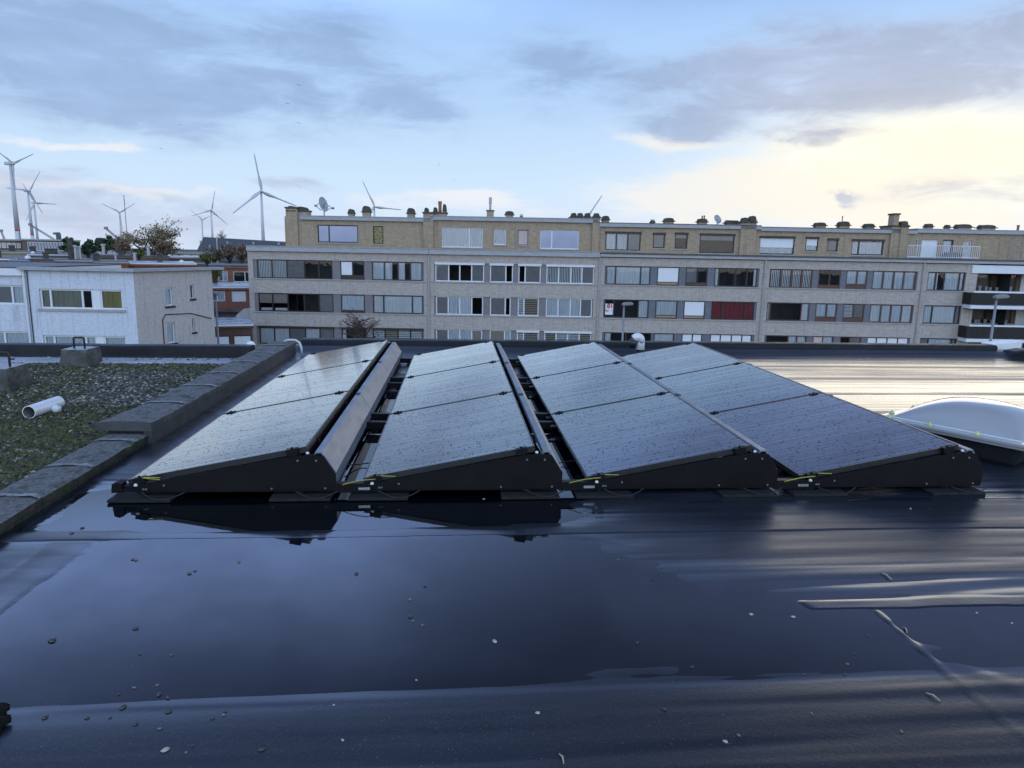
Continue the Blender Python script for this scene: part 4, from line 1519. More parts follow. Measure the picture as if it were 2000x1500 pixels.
def balcony_end():
    root = ULOC[4]
    W = UNITS[4]['u1']-UNITS[4]['u0']
    Z = lambda z: z-GZ
    x0 = fac(*cp(5, 1645, 620), 0)[0]-33.95
    b = MB()
    b.box(x0-.9, x0-.55, -.03, 2.2, 0, Z(CZ0)-.02)
    b.box(x0-.54, x0, .05, 2.2, 0, Z(.55))
    b.build('pier', M['facade'], root)
    b = MB()
    b.box(x0-.5, W, -.1, .25, Z(.5), Z(1.16))
    b.build('awning_box', M['white'], root, bevel=.02)
    for i, (a, c) in enumerate(ROWZ):
        b = MB()
        b.box(x0, W-.2, 1.9, 2.1, Z(a-1.1), Z(c), 0)
        b.build('loggia_wall', M['brown_brick'], root)
        b = MB()
        b.box(x0-.9, W, -1.1, 1.9, Z(a-1.37), Z(a-1.08), 0)
        b.build('balcony_slab', M['white'], root, bevel=.03)
        b = MB()
        b.box(x0-.9, W, -1.12, -1.06, Z(a-1.02), Z(a-.06), 0)
        b.box(x0-.95, x0-.9, -1.12, 0, Z(a-1.02), Z(a-.06), 0)
        bp = b.build('balustrade', mat('dark corrugated sheet', (.018, .016, .015), .6, .3, vs=2, var=.5, stretch=(9, 1, .4)), root)
        b = MB()
        b.box(x0-.8, W, -1.16, -1.02, Z(a-.06), Z(a+.08))
        b.build('handrail', M['white'], bp, bevel=.015)
        window(root, [x0+.3, x0+2.4, x0+4.6], Z(a-.4), Z(c)-.1, 'dd', 'f_dark', 1.75)
        b = MB()
        b.box(x0+5., x0+6., 1.8, 1.89, Z(a-1.), Z(c)-.1)
        b.build('balcony_door', M['f_white'], root)
        window(root, [x0+6.2, x0+8.], Z(a-.4), Z(c)-.1, 'd', 'f_white', 1.75)
    # planters and things on the two balconies
    for i, (a, c) in enumerate(ROWZ[:2]):
        b = MB()
        for q in range(7):
            xx = x0+.5+q*.55+random.random()*.2
            b.lathe([(.1, 0), (.13, .22+.2*random.random()), (.05, .3)], (xx, 1.2+random.random()*.4, Z(a+.02)), 8)
        b.box(x0+.2, x0+4.5, 1.1, 1.7, Z(a-.1), Z(a+.02))
        b.build('shelf', [M['c_grey']], root)
    # terrace railing
    b = MB()
    xa, xb = fac(*cp(5, 1120, 480), .4)[0]-33.95, fac(*cp(5, 1660, 480), .4)[0]-33.95
    z0 = Z(CZ1+.04)
    b.box(xa, xb, .38, .42, z0+1.0, z0+1.05)
    b.box(xa, xb, .38, .42, z0+.08, z0+.12)
    n = 38
    for i in range(n+1):
        xx = xa+(xb-xa)*i/n
        b.box(xx-.015, xx+.015, .39, .41, z0, z0+1.)
    b.build('railing', M['f_white'], root)
    b = MB()
    b.box(xa+3.4, xa+4.7, .6, 1., z0, z0+.5)
    b.build('planter_box', M['panel_blue'], root)
    b = MB()
    xg = fac(*cp(5, 1880, 450), .8)[0]-33.95
    b.box(xg, xg+.04, .8, .84, z0, z0+2.2)
    b.box(xg+1.1, xg+1.14, .8, .84, z0, z0+2.2)
    for i in range(10):
        b.tube([(xg, .82, z0+.2*i), (xg+1.1, .82, z0+.2*i+.25)], .012, 5)
    b.build('trellis', M['lamp_metal'], root)


balcony_end()

# poster in the window of the third house
root = ULOC[2]
u0 = UNITS[2]['u0']
xa, zt = fac(1181.5, 593.2, 0)
xb, zb = fac(1197.5, 615, 0)
xa -= u0; xb -= u0; zt -= GZ; zb -= GZ
po = MB()
po.box(xa, xb, .118, .124, zb, zt)
poster = po.build('poster', M['white'], root)
mk = MB()
w, h = xb-xa, zt-zb
cx, cz = xa+w*.46, zb+h*.79
n = 24
mk.add([(cx+.2*w*math.cos(6.283*k/n), .1165, cz+.22*h*math.sin(6.283*k/n)) for k in range(n)], [tuple(range(n))])
mk.add([(xa+w*.74, .1165, zb+h*.62), (xa+w*.86, .1165, zb+h*.62), (xa+w*.86, .1165, zb+h*.97), (xa+w*.74, .1165, zb+h*.97)], [(0, 1, 2, 3)])
for zz, a, c in ((.52, .14, .26), (.36, .1, .52), (.33, .75, .84), (.28, .12, .45)):
    mk.box(xa+w*a, xa+w*c, .1155, .117, zb+h*zz, zb+h*(zz+.055))
mk.build('emblem', M['poster_red'], poster)
mk = MB()
mk.box(cx-.07*w, cx-.02*w, .114, .1158, cz, cz+.13*h)
mk.box(cx-.07*w, cx+.1*w, .114, .1158, cz-.05*h, cz)
mk.box(cx+.02*w, cx+.07*w, .114, .1158, cz-.15*h, cz+.1*h)
mk.build('figure', M['c_pink'], poster)

# satellite dishes on the roofs
def dish(px, py, setb, r, tilt, yaw, mast, label, arms=False):
    u, z = fac(px, py, setb)
    p = nv*(DF+setb)+tv*u
    root = empty('satellite_dish', (p.x, p.y, z-mast), TH, label, 'satellite dish', 'satellite dishes on the apartment roofs')
    b = MB(Matrix.Translation((0, 0, mast)) @ Matrix.Rotation(yaw, 4, 'Z') @ Matrix.Rotation(R(90)-tilt, 4, 'X'))
    n, k = 24, 5
    vs = [(r*(j/k)*math.cos(6.283*i/n)*.9, r*(j/k)*math.sin(6.283*i/n), -.25*r*(1-(j/k)**2)) for j in range(1, k+1) for i in range(n)]
    fs = [((j)*n+i, j*n+(i+1) % n, (j+1)*n+(i+1) % n, (j+1)*n+i) for j in range(k-1) for i in range(n)]+[tuple(range(n))]
    b.add(vs, fs)
    b.build('reflector', M['dish'], root, smooth=True)
    b = MB()
    b.tube([(0, .1, 0), (0, .1, mast)], .05, 8)
    b.build('mast', M['lamp_metal'], root)
    b = MB(Matrix.Translation((0, 0, mast)) @ Matrix.Rotation(yaw, 4, 'Z'))
    if arms:
        b.tube([(-r*2.1, -.3, -r*.35), (-r*.6, .1, r*.15)], .03, 6)
        b.tube([(r*2.1, .1, -r*.4), (r*.4, .1, .1)], .03, 6)
        b.tube([(-r*2.1, -.3, -r*.35), (-r*.3, .1, -r*.8)], .03, 6)
        b.tube([(r*2.1, .1, -r*.4), (r*.3, .1, -r*.7)], .03, 6)
        b.box(-r*2.25, -r*2., -.4, -.2, -r*.45, -r*.2)
        b.box(r*2., r*2.25, 0, .2, -r*.5, -r*.25)
    else:
        b.tube([(0, -r*1.1, -r*.2), (0, 0, -r*.8)], .025, 6)
    b.build('feed_arm', M['lamp_metal'], root)


dish(632, 399, 4., .66, R(15), R(66), 1.2, 'tall narrow-looking grey satellite dish with side arms on the left end house', True)
dish(1402, 428, 4., .42, R(25), R(25), .7, 'small dark round satellite dish on the roof with the red curtains below')


# ------------------------------------------------------------------ white corner house on the left
def pt_front(px, py, d=47.):
    """point on the vertical plane of the white house front"""
    K = atd(265, 600, 48.)
    fd = Vector((math.sin(R(-86)), math.cos(R(-86)), 0))          # towards the left
    nn = Vector((fd.y, -fd.x, 0))
    r_ = ray(px, py)
    s = (K-CAM).dot(nn)/r_.dot(nn)
    p = CAM+r_*s
    return (p-Vector((K.x, K.y, p.z))).dot(-fd), p.z


def pt_gable(px, py):
    K = atd(265, 600, 48.)
    gd = Vector((math.sin(R(22)), math.cos(R(22)), 0))
    nn = Vector((gd.y, -gd.x, 0))
    r_ = ray(px, py)
    s = (K-CAM).dot(nn)/r_.dot(nn)
    p = CAM+r_*s
    return (p-Vector((K.x, K.y, p.z))).dot(gd), p.z


def white_house():
    K = atd(265, 600, 48.)
    ang = math.atan2(-math.cos(R(-86)), -math.sin(R(-86)))    # local +x points right along the front
    root = empty('white_house', (K.x, K.y, GZ), ang, 'white painted brick corner house with beige side wall and flat roof', 'house')
    Z = lambda z: z-GZ
    xl = pt_front(50, 600)[0]
    zt = pt_front(160, 529)[1]
    rows = [(565, 604), (645, 684)]
    b = MB()
    holes, wins = [], []
    for (ya, yb), sh in zip(rows, (0, 7)):
        xs = [pt_front(x+sh, (ya+yb)/2)[0] for x in (78, 98, 160, 181)]
        x2 = [pt_front(x+sh, (ya+yb)/2)[0] for x in (195, 239)]
        z1, z0 = pt_front(160, ya)[1], pt_front(160, yb)[1]
        if sh: z1, z0 = zz1-2.78, zz0-2.78
        zz1, zz0 = z1, z0
        holes.append((xs[0]-.02, x2[1]+.02, Z(z0), Z(z1)))
        wins.append((xs, x2, Z(z0), Z(z1), sh))
    b.wall(xl, 0, 0, Z(zt), 0, .2, holes)
    b.build('wall', M['white_brick_blue_shade'], root, recalc=False)
    for xs, x2, z0, z1, sh in wins:
        window(root, xs, z0+.003, z1-.003, 'aad' if not sh else 'ccc', 'f_white', .08, fwid=.1)
        window(root, x2, z0+.003, z1-.003, 'o' if not sh else 'c', 'f_white', .08, fwid=.1)
        c = MB()
        c.box(xs[-1]+.003, x2[0]-.003, .06, .16, z0+.004, z1-.004)
        c.build('cladding_panel', M['white'], root)
        c = MB()
        c.box(xs[0]-.15, x2[-1]+.15, -.08, .08, z0-.14, z0-.002)
        c.build('sill', M['sill'], root)
    b = MB()
    b.quad((xl, 2., 0), (0, 2., 0), (0, 2., Z(zt)), (xl, 2., Z(zt)))
    b.build('interior', M['interior'], root)
    # side wall
    gd = Vector((math.sin(R(22)), math.cos(R(22)), 0))
    fx = Vector((math.cos(ang), math.sin(ang), 0))
    fy = Vector((-math.sin(ang), math.cos(ang), 0))
    gx, gy = gd.dot(fx), gd.dot(fy)
    G = Matrix(((gx, -gy, 0, 0), (gy, gx, 0, 0), (0, 0, 1, 0), (0, 0, 0, 1)))
    gl = pt_gable(415, 560)[0]
    holes, ws = [], []
    for xa, xb, ya, yb in ((322, 339, 562, 597), (371, 380, 556, 583), (325, 344, 630, 669), (375, 382, 621, 648)):
        a, z1 = pt_gable(xa, ya)
        c, z0 = pt_gable(xb, yb)
        holes.append((a, c, Z(z0), Z(z1)))
        ws.append((a, c, Z(z0), Z(z1)))
    b = MB(G)
    b.wall(0, gl, 0, Z(zt), 0, .2, holes)
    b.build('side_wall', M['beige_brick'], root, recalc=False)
    for i, (a, c, z0, z1) in enumerate(ws):
        window(root, [a, c], z0+.003, z1-.003, 'c' if i in (0, 2) else 'd', 'f_white', .1, G, fwid=.09 if i in (0, 2) else .05)
        s = MB(G)
        s.box(a-.1, c+.1, -.07, .1, z0-.12, z0-.002)
        s.build('sill', M['f_dark'], root)
    b = MB(G)
    b.quad((0, 1.5, 0), (gl, 1.5, 0), (gl, 1.5, Z(zt)), (0, 1.5, Z(zt)))
    b.build('room_wall', M['interior'], root)
    # flat roof with a projecting eaves board
    e = .28
    pts = [(xl-.1, -e), (e*.6, -e), (gx*(gl+.9)+e, gy*(gl+.9)-e*.2), (gx*(gl+.9)-.3, gy*(gl+.9)), (-.2, .25), (xl-.1, .25)]
    b = MB()
    n = len(pts)
    vs = [(x, y, Z(zt)) for x, y in pts]+[(x, y, Z(zt)+.18) for x, y in pts]
    b.add(vs, [tuple(range(n-1, -1, -1)), tuple(range(n, 2*n))]+[(i, (i+1) % n, n+(i+1) % n, n+i) for i in range(n)])
    b.build('cornice', M['grey_conc'], root)
    b = MB()
    q = [(xl, .2), (-.2, .2), (gx*gl-.3, gy*gl), (gx*gl-7, gy*gl+1.5), (xl, 12)]
    b.add([(x, y, Z(zt)-.45) for x, y in q], [(0, 1, 2, 3, 4)])
    b.build('roof', M['dark_roof'], root)
    b = MB()
    xd = pt_front(56, 600)[0]
    b.tube([(xl+.12, -.08, 0), (xl+.12, -.08, Z(zt))], .07, 10)
    b.build('drainpipe', M['f_white'], root)
    b = MB()
    b.tube([(xl+.3, -.03, 0), (xl+.3, -.03, Z(zt))], .03, 6)
    c0, zc = pt_gable(316, 615)
    c1, zc1 = pt_gable(413, 622)
    b.M = G
    b.tube([(c0, -.03, 0), (c0, -.03, Z(zc)-.3), (c0+.3, -.03, Z(zc)), (c0+2.5, -.04, Z(zc)-.1), (gl*.95, -.04, Z(zc1))], .03, 6)
    b.build('wall_cable', M['cable'], root)
    # neighbour to the left
    r2 = empty('terraced_house', (K.x+fx.x*(xl-12), K.y+fx.y*(xl-12), GZ), ang, 'white terraced house cut by the left picture edge with a white fascia', 'house')
    b = MB()
    z3 = zt-.35
    hl = []
    for (ya, yb), sh in zip(rows, (0, 4)):
        a, c = pt_front(-30+sh, 590)[0]-xl+12, pt_front(46+sh*1.6, 590)[0]-xl+12
        z1, z0 = pt_front(20, ya-8)[1], pt_front(20, yb-9)[1]
        if sh: z1, z0 = q1-2.78, q0-2.95
        q1, q0 = z1, z0
        hl.append((a, c, Z(z0), Z(z1)))
    b.wall(0, 12, 0, Z(z3), .12, .2, hl)
    b.build('wall', M['white_brick_blue_shade'], r2, recalc=False)
    for i, (a, c, z0, z1) in enumerate(hl):
        xs = [a, a+(c-a)*.68, c] if i == 0 else [a, a+(c-a)*.3, c]
        window(r2, xs, z0+.003, z1-.003, 'gc' if i == 0 else 'cc', 'f_white', .2, fwid=.1)
    b = MB()
    b.box(0, 12, -.06, 11, Z(z3), Z(z3)+.42)
    b.build('fascia', M['white'], r2)
    b = MB()
    b.box(.05, 11.95, .0, 11, Z(z3)+.42, Z(z3)+.5)
    b.build('roof', M['dark_roof'], r2)
    b = MB()
    b.quad((0, 2., 0), (12, 2., 0), (12, 2., Z(z3)), (0, 2., Z(z3)))
    b.build('interior', M['interior'], r2)


white_house()


# ------------------------------------------------------------------ low houses behind
def low_house(px0, px1, pytop, D, name, label, wallm='red_brick', fascia=None, wins=(), depth=9., roofm='dark_roof', chims=(), group='low flat-roofed houses behind the white house', rot=TH):
    """flat-roofed house: front spans px0..px1 at distance D, top edge at pytop"""
    A, Bq = atd(px0, pytop, D), atd(px1, pytop, D)
    zt = (A.z+Bq.z)/2
    W = (Bq-A).xy.length
    root = empty(name, (A.x, A.y, GZ), math.atan2((Bq-A).y, (Bq-A).x), label, 'house', group)
    h = zt-GZ
    s = D/F
    holes = []
    ws = []
    for (xa, xb, ya, yb, codes, fr) in wins:
        a, c = (xa-px0)/(px1-px0)*W, (xb-px0)/(px1-px0)*W
        z1, z0 = h-(ya-pytop)*s, h-(yb-pytop)*s
        holes.append((a, c, z0, z1))
        ws.append((a, c, z0, z1, codes, fr))
    b = MB()
    b.wall(0, W, 0, h-.3, 0, .15, holes)
    for xx in (0, W):
        b.quad((xx, 0, 0), (xx, depth, 0), (xx, depth, h-.3), (xx, 0, h-.3))
    b.quad((0, depth, 0), (W, depth, 0), (W, depth, h-.3), (0, depth, h-.3))
    b.build('wall', M[wallm], root, recalc=False)
    b = MB()
    b.box(-.12, W+.12, -.15, depth+.1, h-.3, h-.12, 2)
    b.box(-.12, W+.12, -.15, depth+.1, h-.12, h, 0)
    b.box(-.05, W+.05, -.05, depth, h, h+.06, 1)
    b.build('roof', [M[fascia or 'dark_roof'], M[roofm], M[wallm]], root)
    if holes:
        b = MB()
        b.quad((.05, 1.2, 0), (W-.05, 1.2, 0), (W-.05, 1.2, h-.3), (.05, 1.2, h-.3))
        b.build('interior', M['interior'], root)
    for a, c, z0, z1, codes, fr in ws:
        n = max(1, len(codes))
        window(root, [a+(c-a)*i/n for i in range(n+1)], z0+.01, z1-.01, codes, fr, .06, fwid=.08)
    for (fx_, ch, w_, kind) in chims:
        b = MB()
        x = fx_*W
        y = 1.+random.random()*3
        if kind == 'flue':
            b.lathe([(w_/2, 0), (w_/2, ch*.85), (w_*.8, ch*.86), (w_*.8, ch*.95), (w_*.3, ch)], (x, y, h+.06), 10, 1)
            b.build('flue', [M['zinc'], M['zinc']], root)
        elif kind == 'dome':
            b.lathe([(w_/2, 0), (w_/2, ch*.3), (w_*.4, ch*.7), (w_*.15, ch)], (x, y, h+.06), 12)
            b.build('roof_light', M['white'], root)
        else:
            b.box(x-w_/2, x+w_/2, y, y+w_, h+.06, h+.06+ch, 0)
            b.box(x-w_/2-.05, x+w_/2+.05, y-.05, y+w_+.05, h+.06+ch, h+.14+ch, 1)
            b.build('chimney', [M['red_brick' if kind == 'brick' else 'cowl'], M['cowl']], root)
    return root


# gap between white house and apartments, nearest first
low_house(405, 492, 634, 62, 'garage', 'low garage block with two white doors in the gap beside the apartments', 'f_brown', 'white',
          [(412, 447, 654, 700, 'w', 'f_dark'), (454, 490, 654, 700, 'w', 'f_dark')], 6, 'pale_roof', group='houses in the gap beside the apartments')
low_house(392, 489, 560, 74, 'brick_house', 'red brick house with white window and roller shutter in the gap', 'red_brick', 'white',
          [(408, 438, 568, 586, 'gc', 'f_white'), (451, 479, 568, 587, 'w', 'f_white'), (395, 470, 612, 636, 'hh', 'f_white')], 8, 'pale_roof', group='houses in the gap beside the apartments')
low_house(400, 500, 519, 92, 'brick_house', 'farther red brick house with dark picture window above the gap', 'red_brick', 'dark_roof',
          [(425, 443, 528, 547, 'gc', 'f_white'), (454, 500, 529, 548, 'dd', 'f_white')], 9, 'dark_roof', group='houses in the gap beside the apartments')
b = MB()
P = atd(443, 612, 71)
b.box(P.x-2.4, P.x+1.4, P.y-1.2, P.y+1.5, P.z, P.z+.28)
for sx in (-2.3, 1.2): b.box(P.x+sx, P.x+sx+.12, P.y-1.1, P.y-.98, GZ, P.z)
tag(b.build('terrace_canopy', M['f_dark']), 'dark terrace canopy below the brick house in the gap', 'canopy')
P = atd(468, 625, 68)
b = MB()
b.prism([(P.x-.6, GZ), (P.x+1., GZ), (P.x+1., P.z+1.1), (P.x+.4, P.z+1.), (P.x-.3, P.z+.4), (P.x-.35, P.z-.1)], P.y, P.y+.2)
tag(b.build('garden_wall', M['beige_brick']), 'stepped pale garden wall beside the garages', 'wall')

# field of flat roofs
LOW = [(-40, 30, 505, 75, 'red_brick', 'white', 'flat-roofed brick house at the left picture edge with white eaves', [(.5, .5, .6, 'c')]),
       (18, 56, 512, 66, 'brown_brick', 'dark_roof', 'small dark flat-roofed annex above the white terraced house', []),
       (28, 102, 507, 80, 'red_brick', 'dark_roof', 'flat-roofed brick house with a sloping roof ladder, left of the evergreens', [(.35, .3, .5, 'dome'), (.85, .5, .5, 'c')]),
       (100, 178, 508, 82, 'brown_brick', 'grey_conc', 'mossy flat-roofed house behind the white house with three steel flues', [(.5, 1.9, .5, 'c'), (.62, 1.4, .22, 'flue'), (.68, 1.3, .2, 'flue'), (.74, 1.3, .2, 'flue')]),
       (172, 250, 511, 84, 'red_brick', 'grey_conc', 'plain brick flat-roofed house behind the white house', [(.2, .6, .6, 'c'), (.7, .7, .2, 'flue')]),
       (246, 382, 514, 86, 'red_brick', 'white', 'long brick flat-roofed house with white eaves below the autumn tree', [(.12, 1., .3, 'flue'), (.48, .8, .55, 'c'), (.8, .3, .5, 'dome')]),
       (372, 440, 517, 97, 'red_brick', 'dark_roof', 'dark-edged brick house left of the apartments', [(.5, .5, .7, 'c')]),
       (195, 330, 500, 112, 'brown_brick', 'dark_roof', 'dark flat-roofed house with pale roof sheets under the autumn tree', [(.05, 1.5, .4, 'flue'), (.3, .6, .8, 'c'), (.7, 1.3, .35, 'flue')]),
       (300, 400, 502, 118, 'brown_brick', 'pale_roof', 'low house with a bright wet roof right of the autumn tree', [(.3, .3, .5, 'dome')]),
       (340, 425, 493, 140, 'tan_wall', 'grey_conc', 'distant tan house with small white windows under the dark slate block', []),
       (-20, 120, 492, 130, 'tan_wall', 'grey_conc', 'distant tan house row below the office block', [(.3, .8, .8, 'c'), (.6, .7, .8, 'c')]),
       (55, 145, 497, 110, 'brown_brick', 'white', 'low house with white roof edge before the evergreens', [(.1, .3, .5, 'dome'), (.5, .6, 1.4, 'c')])]
for (a, c, y, D, wm, fa, lab, ch) in LOW:
    wins = []
    if D == 140: wins = [(346, 352, 497, 505, 'd', 'f_dark'), (358, 370, 497, 508, 'w', 'f_white'), (375, 390, 497, 508, 'C', 'f_white')]
    low_house(a, c, y, D, 'flat_roofed_house', lab, wm, fa, wins, 9 if D < 100 else 14, 'pale_roof' if D in (86, 118) else 'dark_roof', ch)


def far_block(px0, px1, pytop, D, label, wallm, rows, cat='building', depth=14, band=None, name='office_building'):
    A, Bq = atd(px0, pytop, D), atd(px1, pytop, D)
    zt = (A.z+Bq.z)/2
    W = (Bq-A).xy.length
    root = empty(name, (A.x, A.y, GZ), math.atan2((Bq-A).y, (Bq-A).x), label, cat)
    h = zt-GZ
    b = MB()
    b.box(0, W, .0, depth, 0, h-.4)
    b.build('wall', M[wallm], root)
    b = MB()
    b.box(-.2, W+.2, -.3, depth+.2, h-.4, h)
    b.build('roof', M['grey_conc'], root)
    for (fa, fb, za, zb, n, wm) in rows:
        x0, x1 = fa*W, fb*W
        for i in range(n):
            a = x0+(x1-x0)*(i+.1)/n
            c = x0+(x1-x0)*(i+.9)/n
            w_ = MB()
            w_.box(a, c, -.12, -.005, h-zb, h-zb+.14)
            w_.box(a, c, -.12, -.005, h-za-.14, h-za)
            w_.box(a, a+.14, -.12, -.005, h-zb+.14, h-za-.14)
            w_.box(c-.14, c, -.12, -.005, h-zb+.14, h-za-.14)
            wo = w_.build('window', M['f_white'], root)
            g = MB()
            g.quad((a+.14, -.06, h-zb+.14), (c-.14, -.06, h-zb+.14), (c-.14, -.06, h-za-.14), (a+.14, -.06, h-za-.14))
            g.build('pane', M[wm], wo, recalc=False)
    return root


far_block(-60, 42, 466.5, 240, 'far brown office block at the left picture edge', 'brown_brick', [(.1, .98, 1., 2.4, 9, 'c_beige'), (.1, .98, 4., 5.2, 9, 'blue_glass')])
far_block(42, 124, 467, 238, 'far office block with a blue glazed front', 'brown_brick', [(.12, .98, .8, 3.2, 12, 'blue_glass'), (.12, .98, 3.9, 6.4, 12, 'blue_glass')])
far_block(124, 156, 468.5, 239, 'plain tan end block beside the blue glazed office', 'tan_wall', [(.55, .9, 1.5, 2.6, 2, 'blue_glass')])
far_block(188, 236, 465, 320, 'far tan block behind the evergreens with a crane above', 'tan_wall', [(.05, .9, 1.5, 3., 7, 'c_grey'), (.05, .9, 4.6, 6., 7, 'c_grey')])
far_block(234, 252, 464, 318, 'narrow dark brick stair tower left of the autumn tree', 'brown_brick', [(.2, .8, 2., 3.4, 1, 'blue_glass')])


def mansard():
    D = 205
    A, Bq = atd(372, 463, D), atd(572, 470, D)
    W = (Bq-A).xy.length
    zt = (A.z+Bq.z)/2+.3
    root = empty('slate_building', (A.x, A.y, GZ), math.atan2((Bq-A).y, (Bq-A).x), 'long dark slate-roofed building with small roof windows behind the bare trees', 'building')
    h = zt-GZ
    b = MB()
    b.box(0, W, 0, 16, 0, h-6.2)
    b.build('wall', M['brown_brick'], root)
    b = MB()
    p = [(0, -.5, h-6.2), (W, -.5, h-6.2), (W, 16.5, h-6.2), (0, 16.5, h-6.2), (3., 2.4, h), (W-1, 2.4, h-.8), (W-1, 13, h-.8), (3., 13, h)]
    b.add(p, [(0, 1, 5, 4), (1, 2, 6, 5), (2, 3, 7, 6), (3, 0, 4, 7), (4, 5, 6, 7)])
    b.build('roof', M['dark_slate'], root)
    random.seed(3)
    for i in range(11):
        fx_ = .08+.085*i
        z = h-1.3-(i % 3)*1.1
        yy = -.5+2.9*(z-(h-6.2))/6.2
        b = MB()
        b.box(fx_*W, fx_*W+.6, yy-.1, yy+.2, z-.35, z+.3)
        w_ = b.build('roof_window', M['c_grey'], root)
    b = MB()
    b.tube([(6.3, -1, 0), (6.3, -1, h+.1)], .14, 6)
    b.build('flue', M['zinc'], root)


mansard()


# ------------------------------------------------------------------ trees
def tree(name, px, pybase, D, height, spread, label, leafm, nleaf, leaf=.3, bare=False, seed=1, cat='tree', levels=4, squash=1., trunk_r=.22, group=None, fill=.5, conic=False):
    rnd = random.Random(seed)
    P = atd(px, pybase, D)
    root = empty(name, (P.x, P.y, GZ), 0, label, cat, group)
    top = P.z-GZ+height
    base = 0.
    tr = MB()
    tips = []
    st = top-height*1.15 if top > height*1.2 else top*.25

    def grow(p, d, L, r, lv):
        n = 3
        pts = [p]
        for i in range(n):
            d = (d+Vector((rnd.uniform(-1, 1), rnd.uniform(-1, 1), rnd.uniform(-.3, .5)))*.22).normalized()
            pts.append(pts[-1]+d*L/n)
        tr.tube(pts, [r, r*.85, r*.72, r*.6], 5 if lv > 1 else 7, 0, False)
        tips.append(pts[-1])
        if lv < levels:
            k = rnd.choice((2, 3, 3, 4))
            for i in range(k):
                a = rnd.uniform(0, 6.28)
                w = rnd.uniform(.35, .95)
                side = Vector((math.cos(a), math.sin(a), rnd.uniform(-.1, .35)*squash))
                dd = (d*(1-w)+side*w*spread).normalized()
                grow(pts[rnd.choice((2, 3, 3))], dd, L*rnd.uniform(.6, .85), r*.58, lv+1)
    trunk_top = Vector((0, 0, max(st, 1.)))
    tr.tube([(0, 0, base), (rnd.uniform(-.1, .1), 0, trunk_top.z*.5), trunk_top], [trunk_r*1.3, trunk_r*1.1, trunk_r], 8, 0, False)
    for i in range(4):
        a = i*1.57+rnd.random()
        grow(trunk_top, Vector((math.cos(a)*spread*.6, math.sin(a)*spread*.6, 1.)).normalized(), height*.34, trunk_r*.6, 1)
    grow(trunk_top, Vector((0, 0, 1)), height*.4, trunk_r*.7, 1)
    # scale crown into the wanted height
    zs = [v[2] for v in tr.v]
    f = (top-trunk_top.z)/(max(zs)-trunk_top.z)
    tr.v = [(x, y, z if z <= trunk_top.z else trunk_top.z+(z-trunk_top.z)*f) for x, y, z in tr.v]
    tips = [Vector((t.x, t.y, trunk_top.z+(t.z-trunk_top.z)*f)) for t in tips]
    tr.build('trunk', M['bark'], root, recalc=False)
    if nleaf:
        T = np.array([tuple(t) for t in tips])
        lr = np.random.default_rng(seed)
        w = lr.integers(0, len(T), nleaf)
        dens = .3+.9*lr.random(len(T))
        w = lr.choice(len(T), nleaf, p=dens/dens.sum())
        C = T[w]+lr.normal(0, 1, (nleaf, 3))*np.array([.5, .5, .4])*fill*height*.18
        if conic:
            rad = np.hypot(C[:, 0], C[:, 1])
        U_ = lr.normal(0, 1, (nleaf, 3)); U_ /= np.linalg.norm(U_, axis=1)[:, None]
        V_ = np.cross(U_, lr.normal(0, 1, (nleaf, 3))); V_ /= np.linalg.norm(V_, axis=1)[:, None]
        s = leaf*(.5+lr.random(nleaf))[:, None]
        VV = np.stack([C-U_*s, C-V_*s*.55, C+U_*s, C+V_*s*.55], 1).reshape(-1, 3)
        Fq = np.arange(nleaf*4).reshape(-1, 4)
        np_mesh('crown', VV, Fq, leafm, lr.random(nleaf), root)
    return root


LEAF_AUT = tint_mat('autumn leaves', [(.1, .085, .045), (.19, .15, .075), (.29, .225, .12), (.38, .3, .17)], .8)
LEAF_GREEN = tint_mat('evergreen leaves', [(.018, .03, .018), (.04, .065, .035), (.075, .105, .055)], .8)
LEAF_BRN = tint_mat('brown leaves', [(.1, .075, .055), (.19, .13, .085), (.26, .18, .11)], .8)
LEAF_YG = tint_mat('yellow green leaves', [(.05, .06, .02), (.1, .11, .03), (.15, .15, .05)], .8)
tree('autumn_tree', 293, 508, 125, 6.6, .95, 'large autumn tree with thinning yellow brown leaves on the skyline', LEAF_AUT, 2600, .15, seed=5, levels=5, fill=.42, trunk_r=.28)
tree('evergreen_tree', 144, 500, 105, 2.1, .8, 'dark evergreen left of the three steel flues', LEAF_GREEN, 2600, .16, seed=8, fill=.6, levels=3)
tree('evergreen_tree', 173, 501, 108, 2.0, .8, 'dark evergreen just right of the three steel flues', LEAF_GREEN, 2600, .16, seed=9, fill=.6, levels=3)
tree('evergreen_tree', 206, 496, 170, 3.4, .9, 'dark round evergreen before the far tan block', LEAF_GREEN, 2200, .32, seed=10, fill=.8, levels=3)
tree('brown_tree', 240, 500, 150, 3.3, .9, 'russet brown bush left of the autumn tree', LEAF_BRN, 1300, .2, seed=12, fill=.8, levels=3)
tree('brown_tree', 325, 505, 122, 2.9, .9, 'reddish brown tree at the right foot of the autumn tree', LEAF_BRN, 1500, .15, seed=13, fill=.7, levels=4)
tree('bare_tree', 418, 512, 118, 2.6, .9, 'bare brown tree before the left end of the slate building', LEAF_BRN, 700, .14, seed=14, levels=5, fill=.5)
tree('bare_tree', 448, 512, 116, 3.0, .95, 'bare brown tree in the middle before the slate building', LEAF_BRN, 900, .14, seed=15, levels=5, fill=.5)
tree('bare_tree', 472, 512, 114, 2.7, .95, 'bare brown tree before the slate building beside the apartments', LEAF_BRN, 700, .14, seed=16, levels=5, fill=.5)
tree('bare_tree', 432, 470, 215, 3.2, .9, 'thin bare treetop showing above the slate roof', LEAF_BRN, 0, seed=17, levels=4, trunk_r=.15)
